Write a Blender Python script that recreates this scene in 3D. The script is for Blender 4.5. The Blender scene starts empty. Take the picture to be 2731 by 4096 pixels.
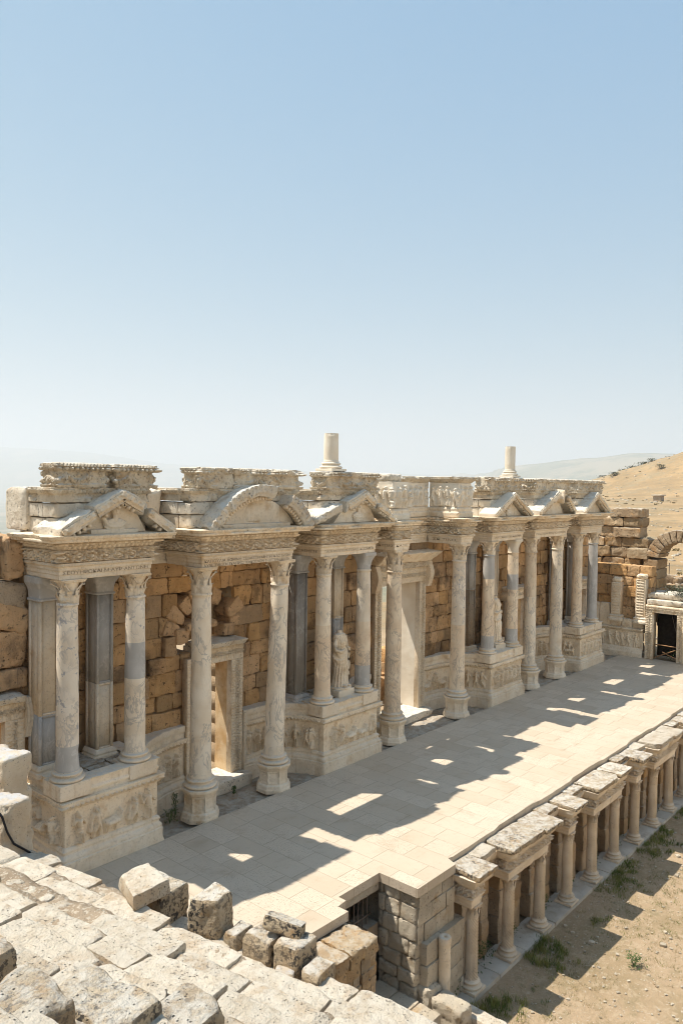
import bpy, math, random
import numpy as np
from math import sin, cos, pi, radians, sqrt
from mathutils import Matrix, Vector

random.seed(7)
scene = bpy.context.scene
COL = scene.collection
WORLD = {}                       # object -> world location of its origin

# ------------------------------------------------------------------ noise
_rng = np.random.RandomState(12345)
TAB = _rng.rand(64*64*64)
TAB3 = _rng.rand(64*64*64, 3)
def _corners(P, f, seed):
    q = np.asarray(P, float) * f + np.array([seed*7.31+.13, seed*3.77+.71, seed*5.93+.37])
    i = np.floor(q)
    t = q - i
    i = i.astype(np.int64) & 63
    t = t * t * (3 - 2 * t)
    j = (i + 1) & 63
    X = (i[..., 0] << 12, j[..., 0] << 12); Y = (i[..., 1] << 6, j[..., 1] << 6); Z = (i[..., 2], j[..., 2])
    return X, Y, Z, t
def vn(P, f, seed=0):
    X, Y, Z, t = _corners(P, f, seed)
    tx, ty, tz = t[..., 0], t[..., 1], t[..., 2]
    g = lambda a, b, c: TAB[X[a] + Y[b] + Z[c]]
    l = lambda b, c: g(0, b, c)*(1-tx) + g(1, b, c)*tx
    m = lambda c: l(0, c)*(1-ty) + l(1, c)*ty
    return m(0)*(1-tz) + m(1)*tz
def vn3(P, f, seed=0):
    X, Y, Z, t = _corners(P, f, seed)
    tx, ty, tz = t[..., 0:1], t[..., 1:2], t[..., 2:3]
    g = lambda a, b, c: TAB3[X[a] + Y[b] + Z[c]]
    l = lambda b, c: g(0, b, c)*(1-tx) + g(1, b, c)*tx
    m = lambda c: l(0, c)*(1-ty) + l(1, c)*ty
    return m(0)*(1-tz) + m(1)*tz
def fbm3(P, f, seed=0, o=3):
    r, a, s = 0, 1.0, 0
    for k in range(o):
        r = r + a * vn3(P, f * 2 ** k, seed + k * 17)
        s += a
        a *= .5
    return r / s

def fbm(P, f, seed=0, o=3):
    r, a, s = 0, 1.0, 0
    for k in range(o):
        r = r + a * vn(P, f * 2 ** k, seed + k * 17)
        s += a
        a *= .5
    return r / s

def v3(a, b, c=0.0):
    a, b, c = np.broadcast_arrays(np.asarray(a, float), np.asarray(b, float), np.asarray(c, float))
    return np.stack([a, b, c], -1)

# ------------------------------------------------------------------ mesh builder
class MB:
    def __init__(s):
        s.V, s.Q, s.T, s.n = [], [], [], 0
        s.poly = []
        s.tone, s.tones = 0.0, []
    def add(s, V, F):
        V = np.asarray(V, float).reshape(-1, 3)
        if len(F):
            F = np.asarray(F, int)
            (s.Q if F.shape[1] == 4 else s.T).append(F + s.n)
        s.V.append(V)
        s.tones.append(np.full(len(V), s.tone))
        s.n += len(V)
    def ngon(s, V):
        V = np.asarray(V, float).reshape(-1, 3)
        s.poly.append(list(range(s.n, s.n + len(V))))
        s.V.append(V)
        s.tones.append(np.full(len(V), s.tone))
        s.n += len(V)
    def grid(s, P, cu=False, cv=False, flip=False, mask=None):
        nu, nv = P.shape[:2]
        I = np.arange(nu * nv).reshape(nu, nv)
        if cu: I = np.vstack([I, I[:1]])
        if cv: I = np.hstack([I, I[:, :1]])
        F = np.stack([I[:-1, :-1], I[1:, :-1], I[1:, 1:], I[:-1, 1:]], -1)
        if mask is not None: F = F[mask]
        F = F.reshape(-1, 4)
        if flip: F = F[:, ::-1]
        s.add(P.reshape(-1, 3), F)
    def box(s, x0, x1, y0, y1, z0, z1):
        V = [(x0,y0,z0),(x1,y0,z0),(x1,y1,z0),(x0,y1,z0),(x0,y0,z1),(x1,y0,z1),(x1,y1,z1),(x0,y1,z1)]
        s.add(V, [(0,3,2,1),(4,5,6,7),(0,1,5,4),(1,2,6,5),(2,3,7,6),(3,0,4,7)])
    def xform(s, M):
        M = np.array(M)
        s.V = [v @ M[:3, :3].T + M[:3, 3] for v in s.V]
        return s
    def build(s, name, mat, parent=None, smooth=False, loc=None):
        V = np.concatenate(s.V)
        if parent is not None:
            o0 = np.array(WORLD[parent])
        elif loc is not None:
            o0 = np.array(loc, float)
        else:
            lo, hi = V.min(0), V.max(0)
            o0 = np.array([(lo[0]+hi[0])/2, (lo[1]+hi[1])/2, lo[2]])
        V = V - o0
        me = bpy.data.meshes.new(name)
        cnt, idx = [], []
        for F in s.Q: cnt.append(np.full(len(F), 4)); idx.append(F.ravel())
        for F in s.T: cnt.append(np.full(len(F), 3)); idx.append(F.ravel())
        for p in s.poly: cnt.append(np.array([len(p)])); idx.append(np.array(p))
        cnt = np.concatenate(cnt); idx = np.concatenate(idx)
        st = np.concatenate([[0], np.cumsum(cnt)[:-1]])
        me.vertices.add(len(V)); me.vertices.foreach_set('co', V.astype(np.float32).ravel())
        me.loops.add(len(idx)); me.loops.foreach_set('vertex_index', idx.astype(np.int32))
        me.polygons.add(len(cnt)); me.polygons.foreach_set('loop_start', st.astype(np.int32))
        me.polygons.foreach_set('loop_total', cnt.astype(np.int32))
        if smooth: me.polygons.foreach_set('use_smooth', np.ones(len(cnt), bool))
        tn = np.concatenate(s.tones)
        if np.ptp(tn) > 0:
            at = me.attributes.new('tone', 'FLOAT', 'POINT'); at.data.foreach_set('value', tn.astype(np.float32))
        me.update(calc_edges=True)
        me.validate()
        if mat: me.materials.append(mat)
        o = bpy.data.objects.new(name, me)
        COL.objects.link(o)
        if parent is not None:
            o.parent = parent
            WORLD[o] = tuple(o0)
        else:
            o.location = o0
            WORLD[o] = tuple(o0)
        return o

def thing(name, label, cat, loc, group=None):
    o = bpy.data.objects.new(name, None)
    o.empty_display_size = .2
    o.location = loc
    COL.objects.link(o)
    WORLD[o] = tuple(loc)
    return tag(o, label, cat, group)

def tag(o, label, cat, group=None):
    o['label'] = label; o['category'] = cat
    if group: o['group'] = group
    return o

def struct(o, kind='structure'):
    o['kind'] = kind
    return o

def copy_tree(root, loc, label, group=None, rotz=0):
    def cp(o, par):
        c = o.copy(); COL.objects.link(c)
        if par: c.parent = par
        for ch in kids.get(o, []): cp(ch, c)
        return c
    kids = {}
    for ob in list(COL.objects):
        if ob.parent: kids.setdefault(ob.parent, []).append(ob)
    r = cp(root, None)
    r.location = loc; r.rotation_euler = (0, 0, rotz)
    r['label'] = label
    if 'twisted' in root.name: r.rotation_euler = (random.uniform(-.014, .014), random.uniform(-.014, .014), rotz)
    if group: r['group'] = group
    return r

# ------------------------------------------------------------------ shape tools
def hexa(mb, c, res=.06, rr=.02, amp=.012, seed=0, chip=.5, nf=9.0, cuts=None):
    """weathered block: 8 corners (bottom ring of 4, top ring of 4), rounded, chipped, rough"""
    c = np.array(c, float)
    L = np.array([np.linalg.norm(c[1]-c[0])*.5+np.linalg.norm(c[6]-c[7])*.5,
                  np.linalg.norm(c[3]-c[0])*.5+np.linalg.norm(c[6]-c[5])*.5,
                  np.linalg.norm(c[4]-c[0])*.5+np.linalg.norm(c[6]-c[2])*.5])
    L = np.maximum(L, .02)
    n = np.clip(np.ceil(L / res).astype(int), 2, 90)
    if cuts is None: cuts = 3 if amp >= .015 else 0
    Rc = random.Random(seed*31+7)
    planes = []
    for _ in range(cuts):
        v = np.array([Rc.choice((-1, 0, 1))*Rc.uniform(.5, 1), Rc.choice((-1, 0, 1))*Rc.uniform(.5, 1), Rc.choice((0, 1, 1))*Rc.uniform(.4, 1)])
        if np.count_nonzero(v) < 2: continue
        v = v/(L*np.array([1, 1, 1])); v /= np.linalg.norm(v)
        planes.append((v, float(np.abs(v) @ L)/2*(1-Rc.uniform(.04, .17))))
    def tri(p):
        s, t, w = (p / L)[..., 0:1], (p / L)[..., 1:2], (p / L)[..., 2:3]
        return ((1-w)*((1-t)*((1-s)*c[0]+s*c[1])+t*((1-s)*c[3]+s*c[2])) +
                w*((1-t)*((1-s)*c[4]+s*c[5])+t*((1-s)*c[7]+s*c[6])))
    for ax in range(3):
        o = [i for i in range(3) if i != ax]
        a = np.linspace(0, L[o[0]], n[o[0]] + 1); b = np.linspace(0, L[o[1]], n[o[1]] + 1)
        A, B = np.meshgrid(a, b, indexing='ij')
        for side in (0, 1):
            p = np.zeros(A.shape + (3,))
            p[..., o[0]] = A; p[..., o[1]] = B; p[..., ax] = L[ax] * side
            w0 = tri(p)
            k = rr * (1 + chip * 5 * np.clip(fbm(w0, 3.5, seed + 5, 2) - .5, 0, 1))
            k = np.minimum(k, L.min() * .45)[..., None]
            inner = np.minimum(np.maximum(p, k), L - k)
            d = p - inner
            ln = np.linalg.norm(d, axis=-1, keepdims=True)
            p2 = inner + d / np.maximum(ln, 1e-9) * k
            for v, hh in planes:
                q = (p2 - L/2) @ v - hh
                p2 = p2 - np.maximum(q, 0)[..., None]*v
            w = tri(p2)
            nz = fbm3(w0, nf, seed + 11) - .5
            w = w + nz * 2 * amp
            flip = (side == 0) ^ (ax == 1)
            mb.grid(w, flip=flip)

def block(mb, x0, x1, y0, y1, z0, z1, rotz=0, tilt=(0, 0), **k):
    c = np.array([(x0,y0,z0),(x1,y0,z0),(x1,y1,z0),(x0,y1,z0),(x0,y0,z1),(x1,y0,z1),(x1,y1,z1),(x0,y1,z1)], float)
    if rotz or tilt != (0, 0):
        ce = c.mean(0); ce[2] = z0
        R = np.array(Matrix.Rotation(rotz, 3, 'Z') @ Matrix.Rotation(tilt[0], 3, 'X') @ Matrix.Rotation(tilt[1], 3, 'Y'))
        c = (c - ce) @ R.T + ce
    mb.tone = ((k.get('seed', 0)*7919+13) % 997)/498.5-1
    hexa(mb, c, **k)
    mb.tone = 0.0

def prof(pts, dz=.02):
    out = [pts[0]]
    for a, b in zip(pts[:-1], pts[1:]):
        L = math.hypot(b[0]-a[0], b[1]-a[1])
        n = max(1, int(math.ceil(L / dz)))
        for i in range(1, n + 1):
            t = i / n
            out.append((a[0]+(b[0]-a[0])*t, a[1]+(b[1]-a[1])*t))
    return np.array(out)

def sweep(mb, path, pr, disp=None, du=.02, closed=False, chip=0.0, seed=0, rough=.004, cv=False):
    path = [np.array(p, float) for p in path]
    m = len(path)
    seg = [(path[i], path[(i+1) % m]) for i in range(m if closed else m - 1)]
    nrm = []
    for a, b in seg:
        d = (b - a) / np.linalg.norm(b - a)
        nrm.append(np.array([d[1], -d[0]]))
    P, Nn, U = [], [], []
    u = 0.0
    for i, (a, b) in enumerate(seg):
        L = np.linalg.norm(b - a)
        n = max(1, int(math.ceil(L / du)))
        for j in range(n + (0 if (closed or i < len(seg) - 1) else 1)):
            t = j / n
            P.append(a + (b - a) * t); U.append(u + L * t)
            nn = nrm[i]
            if j == 0:
                pv = nrm[i-1] if (i > 0 or closed) else None
                if pv is not None: nn = (nrm[i] + pv) / max(.25, 1 + nrm[i] @ pv)
            Nn.append(nn)
        u += L
    P = np.array(P); Nn = np.array(Nn); U = np.array(U)
    off = np.broadcast_to(pr[None, :, 0], (len(U), len(pr))).copy()
    z = np.broadcast_to(pr[None, :, 1], off.shape).copy()
    if disp is not None: off = off + disp(U[:, None] + 0 * z, z)
    w = np.stack([P[:, None, 0] + Nn[:, None, 0] * off, P[:, None, 1] + Nn[:, None, 1] * off, z], -1)
    dn = rough * 2 * (fbm(w, 9, seed + 3) - .5)
    if chip: dn = dn - chip * np.clip((fbm(w, 2.6, seed + 9) - .56) * 5, 0, 1)
    w[..., 0] += Nn[:, None, 0] * dn; w[..., 1] += Nn[:, None, 1] * dn
    w[..., 2] += rough * 2 * (fbm(w, 7, seed + 23) - .5)
    mb.grid(w, cu=closed, cv=cv)

def lathe(mb, pr, n=32, cx=0, cy=0, fn=None, cap=True, lean=(0, 0), z0=0):
    th = np.linspace(0, 2*pi, n, endpoint=False)
    r = np.broadcast_to(pr[None, :, 0], (n, len(pr))).copy(); z = np.broadcast_to(pr[None, :, 1], r.shape)
    if fn is not None: r = r + fn(th[:, None] + 0*z, z)
    w = np.stack([cx + r*np.cos(th)[:, None] + lean[0]*(z-z0), cy + r*np.sin(th)[:, None] + lean[1]*(z-z0), z], -1)
    mb.grid(w, cu=True)
    if cap:
        mb.ngon(w[:, -1]); mb.ngon(w[::-1, 0])
    return w

def tube(mb, pts, r, n=8):
    pts = np.array(pts, float)
    T = np.gradient(pts, axis=0)
    T /= np.linalg.norm(T, axis=1, keepdims=True) + 1e-9
    up = np.array([0, 0, 1.0])
    rings = []
    rr = np.broadcast_to(np.asarray(r, float), (len(pts),))
    for p, t, q in zip(pts, T, rr):
        a = np.cross(t, up)
        if np.linalg.norm(a) < .05: a = np.cross(t, [1, 0, 0])
        a /= np.linalg.norm(a); b = np.cross(a, t)
        th = np.linspace(0, 2*pi, n, endpoint=False)
        rings.append(p + q*(np.cos(th)[:, None]*a + np.sin(th)[:, None]*b))
    R = np.array(rings)
    mb.grid(R, cv=True, flip=True)
    mb.ngon(R[0]); mb.ngon(R[-1][::-1])

def ellipsoid(mb, c, r, n=14, seed=0, amp=0.0):
    a = np.linspace(0, 2*pi, n*2, endpoint=False); b = np.linspace(-pi/2, pi/2, n)
    A, B = np.meshgrid(a, b, indexing='ij')
    w = np.stack([c[0]+r[0]*np.cos(B)*np.cos(A), c[1]+r[1]*np.cos(B)*np.sin(A), c[2]+r[2]*np.sin(B)], -1)
    if amp: w = w + (fbm(w, 14, seed)[..., None]-.5)*2*amp*np.array([1, 1, 1])
    mb.grid(w, cu=True)

# ------------------------------------------------------------------ carving height fields (u along, v 0..1 up, H real height)
def c_scroll(u, v, H, seed=0, amp=.05):
    amp = amp*1.9
    L = H * 1.25
    k = np.floor(u / L); x = (u - (k + .5) * L) / H; y = v - .5
    s = np.where(k % 2 == 0, 1, -1)
    r = np.sqrt(x*x + y*y); th = np.arctan2(y * s, x)
    h = .5 + .5*np.cos(2*pi*r/.3 - th)
    h = np.where(r < .47, h, .15 + .85*(.5 + .5*np.cos(7*th + 30*r)))
    h = h * (.75 + .25*np.cos(th*5 + 9*r))
    h = np.maximum(h, np.where(r < .11, .95, 0))
    P = v3(u, v * H, seed * 3.1)
    h = .75*h + .5*(fbm(P, 24, seed) - .5)
    h = np.clip((h-.22)/.3, 0, 1); h = h*h*(3-2*h)
    return amp * h * np.clip(np.minimum(v, 1-v)*14, 0, 1)

def c_egg(u, p=.085):
    t = (u / p) % 1.0
    return np.where(np.abs(t-.5) < .33, np.sqrt(np.clip(1-((t-.5)/.33)**2, 0, 1)), 0) + np.where(np.abs(t-.5) > .43, .55, 0)

def c_leaf(u, v, p=.07):
    t = np.abs(((u / p) % 1.0) - .5) * 2
    return np.clip(1.1 - t*(.5 + 1.2*v), 0, 1) * (.6 + .4*np.abs(np.cos(t*4)))

def c_garland(u, v, H, seed=0, sp=.56):
    k = np.floor(u / sp); t = u / sp - k
    h = np.zeros(np.broadcast(u, v).shape)
    # upper bands: dart row and egg row; lower: leaf row
    e = np.where((v > .86) & (v < .97), .07*c_leaf(u, (v-.86)/.11, .08) + .0, 0)
    e = np.where((v > .68) & (v < .84), .1*c_egg(u, .12)*np.sqrt(np.clip(1-((v-.76)/.08)**2, 0, 1)), e)
    e = np.where(v < .13, .06*c_leaf(u, 1 - v/.13, .09) + .0, e)
    # swag
    yc = .24 + .36*(2*t-1)**2
    rad = .085 + .045*np.sin(pi*t)
    d = np.abs(v - yc)/rad
    P = v3(u, v*H, seed*1.7)
    b = .09*np.sqrt(np.clip(1-d*d, 0, 1))*(.72 + .5*(fbm(P, 34, seed)-.5) + .28*np.cos(u*90))
    # boss in the hollow
    rb = np.sqrt(((t-.5)*sp)**2 + ((v-.55)*H)**2)
    q = .06*np.sqrt(np.clip(1-(rb/.062)**2, 0, 1))*(.8 + .2*np.cos(5*np.arctan2((v-.55)*H, (t-.5)*sp)))
    # putto / ribbon at the nodes
    tn = np.minimum(t, 1-t)*sp
    nd = .075*np.sqrt(np.clip(1-(tn/.05)**2-((v-.36)/.24)**2, 0, 1)) + .07*np.sqrt(np.clip(1-(tn/.032)**2-((v-.63)/.07)**2, 0, 1))
    m = np.maximum(np.maximum(b, q), nd) * ((v > .13) & (v < .68))
    h = np.maximum(m, e)
    wear = np.clip((fbm(v3(u, v*H, seed), 2.3, seed+40)-.5)*6, 0, .9)
    return 1.5*h*(1-wear) + .012*(fbm(P, 18, seed+8)-.5)

def cap(x, y, x0, y0, x1, y1, r0, r1):
    dx, dy = x1-x0, y1-y0
    t = np.clip(((x-x0)*dx + (y-y0)*dy)/(dx*dx+dy*dy+1e-9), 0, 1)
    d = np.sqrt((x-x0-t*dx)**2 + (y-y0-t*dy)**2)
    r = r0 + (r1-r0)*t
    return np.sqrt(np.clip(1-(d/r)**2, 0, 1))*np.minimum(1, r/.045)

def figure_field(u, y, H, spec):
    """height of one carved figure: spec = (x, scale, kind, rnd)"""
    x0, sc, kind, rs = spec
    R = random.Random(rs)
    h = H*sc; x = u - x0
    f = 0
    if kind == 'beast':
        b = h*.42
        f = cap(x, y, -.24*h, b, .2*h, b*1.05, .13*h, .14*h)
        f = np.maximum(f, cap(x, y, .2*h, b*1.1, .34*h, b*1.75, .09*h, .06*h))
        f = np.maximum(f, cap(x, y, .33*h, b*1.75, .45*h, b*1.5, .06*h, .045*h))
        for lx in (-.27, -.16, .13, .22):
            f = np.maximum(f, .8*cap(x, y, lx*h, b, (lx + R.uniform(-.05, .05))*h, 0, .055*h, .028*h))
        f = np.maximum(f, .6*cap(x, y, -.34*h, b*1.1, -.42*h, b*.4, .03*h, .02*h))
        return f
    ln = R.uniform(-.05, .05)*h
    f = cap(x, y, ln, .89*h, ln, .92*h, .062*h, .058*h)
    f = np.maximum(f, cap(x, y, ln, .76*h, 0, .52*h, .105*h, .085*h))
    if kind == 'robe':
        w = (.085 + .07*(1-np.clip(y/(.55*h), 0, 1)))*h
        tt = x - .02*h*np.sin(y*9/h)
        body = np.sqrt(np.clip(1-(tt/w)**2, 0, 1))*(y < .58*h)*(y > 0)
        fold = .72 + .28*np.cos((tt/w)*9 + 3*np.sin(y*5/h + rs))
        diag = .85 + .15*np.cos(60*(y/h - .7*tt/h))
        f = np.maximum(f, body*np.where(y < .38*h, fold, diag))
    else:
        st = R.choice((-1, 1))*R.uniform(.06, .16)
        f = np.maximum(f, cap(x, y, -.03*h, .5*h, -st*h, .26*h, .075*h, .05*h))
        f = np.maximum(f, .9*cap(x, y, -st*h, .26*h, -st*1.2*h, .02*h, .048*h, .03*h))
        f = np.maximum(f, cap(x, y, .03*h, .5*h, st*.7*h, .27*h, .075*h, .05*h))
        f = np.maximum(f, .9*cap(x, y, st*.7*h, .27*h, st*.75*h, .02*h, .048*h, .03*h))
        f = np.maximum(f, .7*cap(x, y, 0, .56*h, 0, .42*h, .11*h, .13*h)*(.75+.25*np.cos(x*60/h)))
        if R.random() < .5: f = np.maximum(f, .5*cap(x, y, -.12*h, .78*h, -.2*h, .3*h, .05*h, .1*h))
    for sd in (-1, 1):
        ex, ey = sd*R.uniform(.14, .2)*h, R.uniform(.5, .66)*h
        hx, hy = sd*R.uniform(.02, .3)*h, R.uniform(.4, .95)*h
        f = np.maximum(f, .95*cap(x, y, ln+sd*.09*h, .77*h, ex, ey, .042*h, .034*h))
        f = np.maximum(f, .95*cap(x, y, ex, ey, hx, hy, .034*h, .024*h))
    return f

def figures(L, H, seed, gap=(.27, .4), kinds=('robe', 'robe', 'nude', 'nude', 'beast'), margin=.12):
    R = random.Random(seed)
    out, x = [], margin + .06
    while x < L - margin:
        k = R.choice(kinds)
        out.append((x, R.uniform(.8, .95) if k != 'beast' else R.uniform(.7, .85), k, R.randrange(10**6)))
        x += R.uniform(*gap)*(1.5 if k == 'beast' else 1)*H/.78
    return out

def c_figures(specs, z0, H, amp=.085, seed=0, corners=()):
    def f(u, z):
        cf = np.ones(u.shape)
        for c in corners: cf = cf*np.clip((np.abs(u-c)-.02)/.07, 0, 1)
        y = z - z0
        h = np.zeros(u.shape)
        for s in specs:
            m = np.abs(u[:, 0] - s[0]) < H*.6
            if m.any(): h[m] = np.maximum(h[m], figure_field(u[m], y[m], H, s))
        P = v3(u, z, seed)
        h = amp*h*np.clip(1.15 - 1.6*np.clip(fbm(P, 3, seed)-.52, 0, 1), 0, 1) + .006*(fbm(P, 20, seed+2)-.5)
        return h*cf*np.clip(np.minimum(y, H-y)*20, 0, 1)
    return f

# ------------------------------------------------------------------ materials
def mat_new(name):
    m = bpy.data.materials.new(name)
    m.use_nodes = True
    nt = m.node_tree
    nt.nodes.clear()
    out = nt.nodes.new('ShaderNodeOutputMaterial')
    b = nt.nodes.new('ShaderNodeBsdfPrincipled')
    nt.links.new(b.outputs[0], out.inputs[0])
    b.inputs['Specular IOR Level'].default_value = .25
    return m, nt, b

class NT:
    def __init__(s, nt):
        s.nt = nt
        s.pos = nt.nodes.new('ShaderNodeNewGeometry')
        s.P = s.pos.outputs['Position']
    def n(s, t, **k):
        x = s.nt.nodes.new(t)
        for a, b in k.items(): setattr(x, a, b)
        return x
    def link(s, a, b): s.nt.links.new(a, b)
    def scaled(s, v, rot=(0, 0, 0), src=None):
        m = s.n('ShaderNodeMapping'); m.inputs['Scale'].default_value = v; m.inputs['Rotation'].default_value = rot
        s.link(src or s.P, m.inputs[0]); return m.outputs[0]
    def noise(s, sc, det=4, rough=.55, vec=None, dist=0):
        x = s.n('ShaderNodeTexNoise'); x.inputs['Scale'].default_value = sc
        x.inputs['Detail'].default_value = det; x.inputs['Roughness'].default_value = rough
        x.inputs['Distortion'].default_value = dist
        s.link(vec or s.P, x.inputs['Vector']); return x.outputs['Fac']
    def ramp(s, f, lo, hi, a=0.0, b=1.0):
        x = s.n('ShaderNodeMapRange'); x.interpolation_type = 'SMOOTHSTEP'
        x.inputs[1].default_value = lo; x.inputs[2].default_value = hi
        x.inputs[3].default_value = a; x.inputs[4].default_value = b
        s.link(f, x.inputs[0]); return x.outputs[0]
    def mix(s, f, a, b):
        x = s.n('ShaderNodeMix', data_type='RGBA')
        if isinstance(f, (int, float)): x.inputs[0].default_value = f
        else: s.link(f, x.inputs[0])
        for i, c in ((6, a), (7, b)):
            if isinstance(c, tuple): x.inputs[i].default_value = (*c, 1)
            else: s.link(c, x.inputs[i])
        return x.outputs[2]
    def math(s, op, a, b=0.5):
        x = s.n('ShaderNodeMath', operation=op)
        for i, c in ((0, a), (1, b)):
            if isinstance(c, (int, float)): x.inputs[i].default_value = c
            else: s.link(c, x.inputs[i])
        return x.outputs[0]
    def bump(s, b, h, dist, strength=1.0, prev=None):
        x = s.n('ShaderNodeBump'); x.inputs['Distance'].default_value = dist; x.inputs['Strength'].default_value = strength
        s.link(h, x.inputs['Height'])
        if prev: s.link(prev, x.inputs['Normal'])
        s.link(x.outputs[0], b.inputs['Normal']); return x.outputs[0]
    def up(s):
        x = s.n('ShaderNodeSeparateXYZ'); s.link(s.pos.outputs['Normal'], x.inputs[0]); return x.outputs[2]

def stone(name, c1, c2, stain=None, stain_lo=.52, stain_hi=.72, stain_sc=1.6, vein=None, vein_sc=2.0, speck=None,
          speck_lo=.6, speck_sc=22, top=None, top_lo=.45, pits=None, bump=.006, streak=None, rough=.85, band=None, tonev=.1, tonegrey=None, vein_amt=.6, grime=0):
    m, nt, b = mat_new(name)
    t = NT(nt)
    col = t.mix(t.ramp(t.noise(1.7, 5), .35, .65), c1, c2)
    if band:
        v = t.scaled((1.2, 1.2, 14.0))
        col = t.mix(t.ramp(t.noise(1.3, 6, .7, v), .5, .68, 0, .6), col, band)
    if stain: col = t.mix(t.ramp(t.noise(stain_sc, 6, .62), stain_lo, stain_hi), col, stain)
    if streak:
        v = t.scaled((4.5, 4.5, .45))
        col = t.mix(t.ramp(t.noise(1.6, 4, .6, v), .56, .74, 0, .55), col, streak)
    if vein:
        v = t.scaled((1, 1, .55), (0.5, .6, .3))
        a = t.math('ABSOLUTE', t.math('SUBTRACT', t.noise(vein_sc, 6, .62, v, 1.1), .5))
        col = t.mix(t.math('MULTIPLY', t.ramp(a, .002, .045, 1, 0), t.ramp(t.noise(1.2, 2), .35, .6, .15*vein_amt, vein_amt)), col, vein)
    if speck:
        f = t.ramp(t.noise(speck_sc, 5, .7), speck_lo, speck_lo + .06)
        f = t.math('MULTIPLY', f, t.ramp(t.noise(1.4, 3), .3, .62, .1, 1))
        col = t.mix(f, col, speck)
    if grime: col = t.mix(t.math('MULTIPLY', t.ramp(t.noise(13, 6, .72), .5, .68), grime), col, tuple(x*.55 for x in c2))
    if top:
        f = t.math('MULTIPLY', t.ramp(t.up(), top_lo, .9), t.ramp(t.noise(5.5, 6, .7), .4, .62, .15, 1))
        col = t.mix(f, col, top)
    at = t.n('ShaderNodeAttribute'); at.attribute_name = 'tone'
    oi = t.n('ShaderNodeObjectInfo')
    hs = t.n('ShaderNodeHueSaturation')
    t.link(t.math('ADD', t.math('MULTIPLY', at.outputs['Fac'], tonev), t.math('ADD', t.math('MULTIPLY', oi.outputs['Random'], .14), .93)), hs.inputs['Value'])
    if tonegrey:
        fr = t.math('FRACT', t.math('MULTIPLY', at.outputs['Fac'], 5.37))
        col = t.mix(t.ramp(fr, .55, .95, 0, .75), col, tonegrey)
        t.link(t.math('ADD', t.math('MULTIPLY', t.math('FRACT', t.math('MULTIPLY', at.outputs['Fac'], 11.3)), .16), .86), hs.inputs['Saturation'])
    t.link(col, hs.inputs['Color']); col = hs.outputs[0]
    h = t.math('ADD', t.noise(42, 5, .65), t.math('MULTIPLY', t.noise(9, 4), 1.5))
    if pits:
        vo = t.n('ShaderNodeTexVoronoi'); vo.inputs['Scale'].default_value = pits[0]
        w = t.n('ShaderNodeMixRGB') if False else None
        t.link(t.P, vo.inputs['Vector'])
        f = t.math('MULTIPLY', t.ramp(vo.outputs['Distance'], .1, .24, 1, 0), t.ramp(t.noise(pits[0]*.4, 3), .48, .62))
        col = t.mix(t.math('MULTIPLY', f, .8), col, pits[1])
        h = t.math('SUBTRACT', h, t.math('MULTIPLY', f, 2.5))
    t.link(col, b.inputs['Base Color'])
    b.inputs['Roughness'].default_value = rough
    t.bump(b, h, bump)
    return m

M = {}
WARM1, WARM2, STAIN = (.83, .72, .57), (.76, .63, .465), (.58, .4, .22)
M['marble'] = stone('pale_weathered_marble', WARM1, WARM2, stain=STAIN, stain_lo=.55, stain_hi=.78, speck=(.32, .26, .19), speck_lo=.62, streak=(.58, .42, .25), top=(.66, .61, .53), bump=.012, tonev=.08, grime=.4)
M['carved'] = stone('carved_marble', (.83, .71, .545), (.75, .61, .44), stain=(.58, .4, .22), stain_lo=.52, stain_hi=.76, stain_sc=3.2, speck=(.25, .19, .13), speck_lo=.6, streak=(.55, .4, .24), bump=.012, grime=.45)
M['top'] = stone('lichened_marble', (.7, .63, .52), (.6, .52, .41), stain=(.45, .36, .26), speck=(.17, .155, .135), speck_lo=.565, speck_sc=15, top=(.7, .665, .59), top_lo=.3, bump=.016)
M['garl'] = stone('lichened_frieze_marble', (.7, .61, .475), (.58, .48, .35), stain=(.45, .32, .19), speck=(.15, .13, .11), speck_lo=.57, speck_sc=16, top=(.68, .64, .57), top_lo=.35, bump=.014, grime=.6)
M['shaft'] = stone('veined_column_marble', (.81, .72, .585), (.73, .615, .465), stain=(.6, .44, .27), stain_lo=.58, stain_hi=.85, vein=(.33, .315, .3), vein_sc=2.3, bump=.003, rough=.75, vein_amt=.6)
M['shaft2'] = stone('warm_column_marble', (.77, .65, .49), (.69, .545, .39), stain=(.55, .39, .23), stain_lo=.55, stain_hi=.85, vein=(.36, .3, .25), vein_sc=3.2, bump=.004, rough=.78, vein_amt=.7)
M['shaft3'] = stone('brecciated_column_marble', (.78, .7, .585), (.7, .6, .47), stain=(.43, .41, .4), stain_lo=.585, stain_hi=.63, stain_sc=6.5, vein=(.36, .345, .335), vein_sc=2.6, bump=.003, rough=.75)
M['grey'] = stone('grey_marble', (.48, .465, .44), (.41, .395, .37), vein=(.6, .58, .55), vein_sc=2.2, bump=.002, rough=.65)
M['darkgrey'] = stone('dark_grey_marble', (.35, .33, .3), (.285, .265, .24), vein=(.5, .475, .44), vein_sc=2.4, stain=(.34, .285, .22), stain_lo=.6, stain_hi=.85, bump=.003, rough=.65)
M['white'] = stone('clean_white_marble', (.76, .69, .575), (.69, .6, .475), speck=(.45, .41, .36), speck_lo=.66, bump=.004)
M['ochre'] = stone('ochre_travertine', (.7, .43, .2), (.56, .33, .145), stain=(.26, .165, .085), stain_lo=.48, stain_hi=.66, stain_sc=1.1, band=(.58, .37, .18), streak=(.15, .11, .075), pits=(17, (.11, .06, .028)), bump=.035, tonev=.15, tonegrey=(.44, .29, .15), speck=(.11, .075, .045), speck_lo=.585, speck_sc=7)
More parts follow.
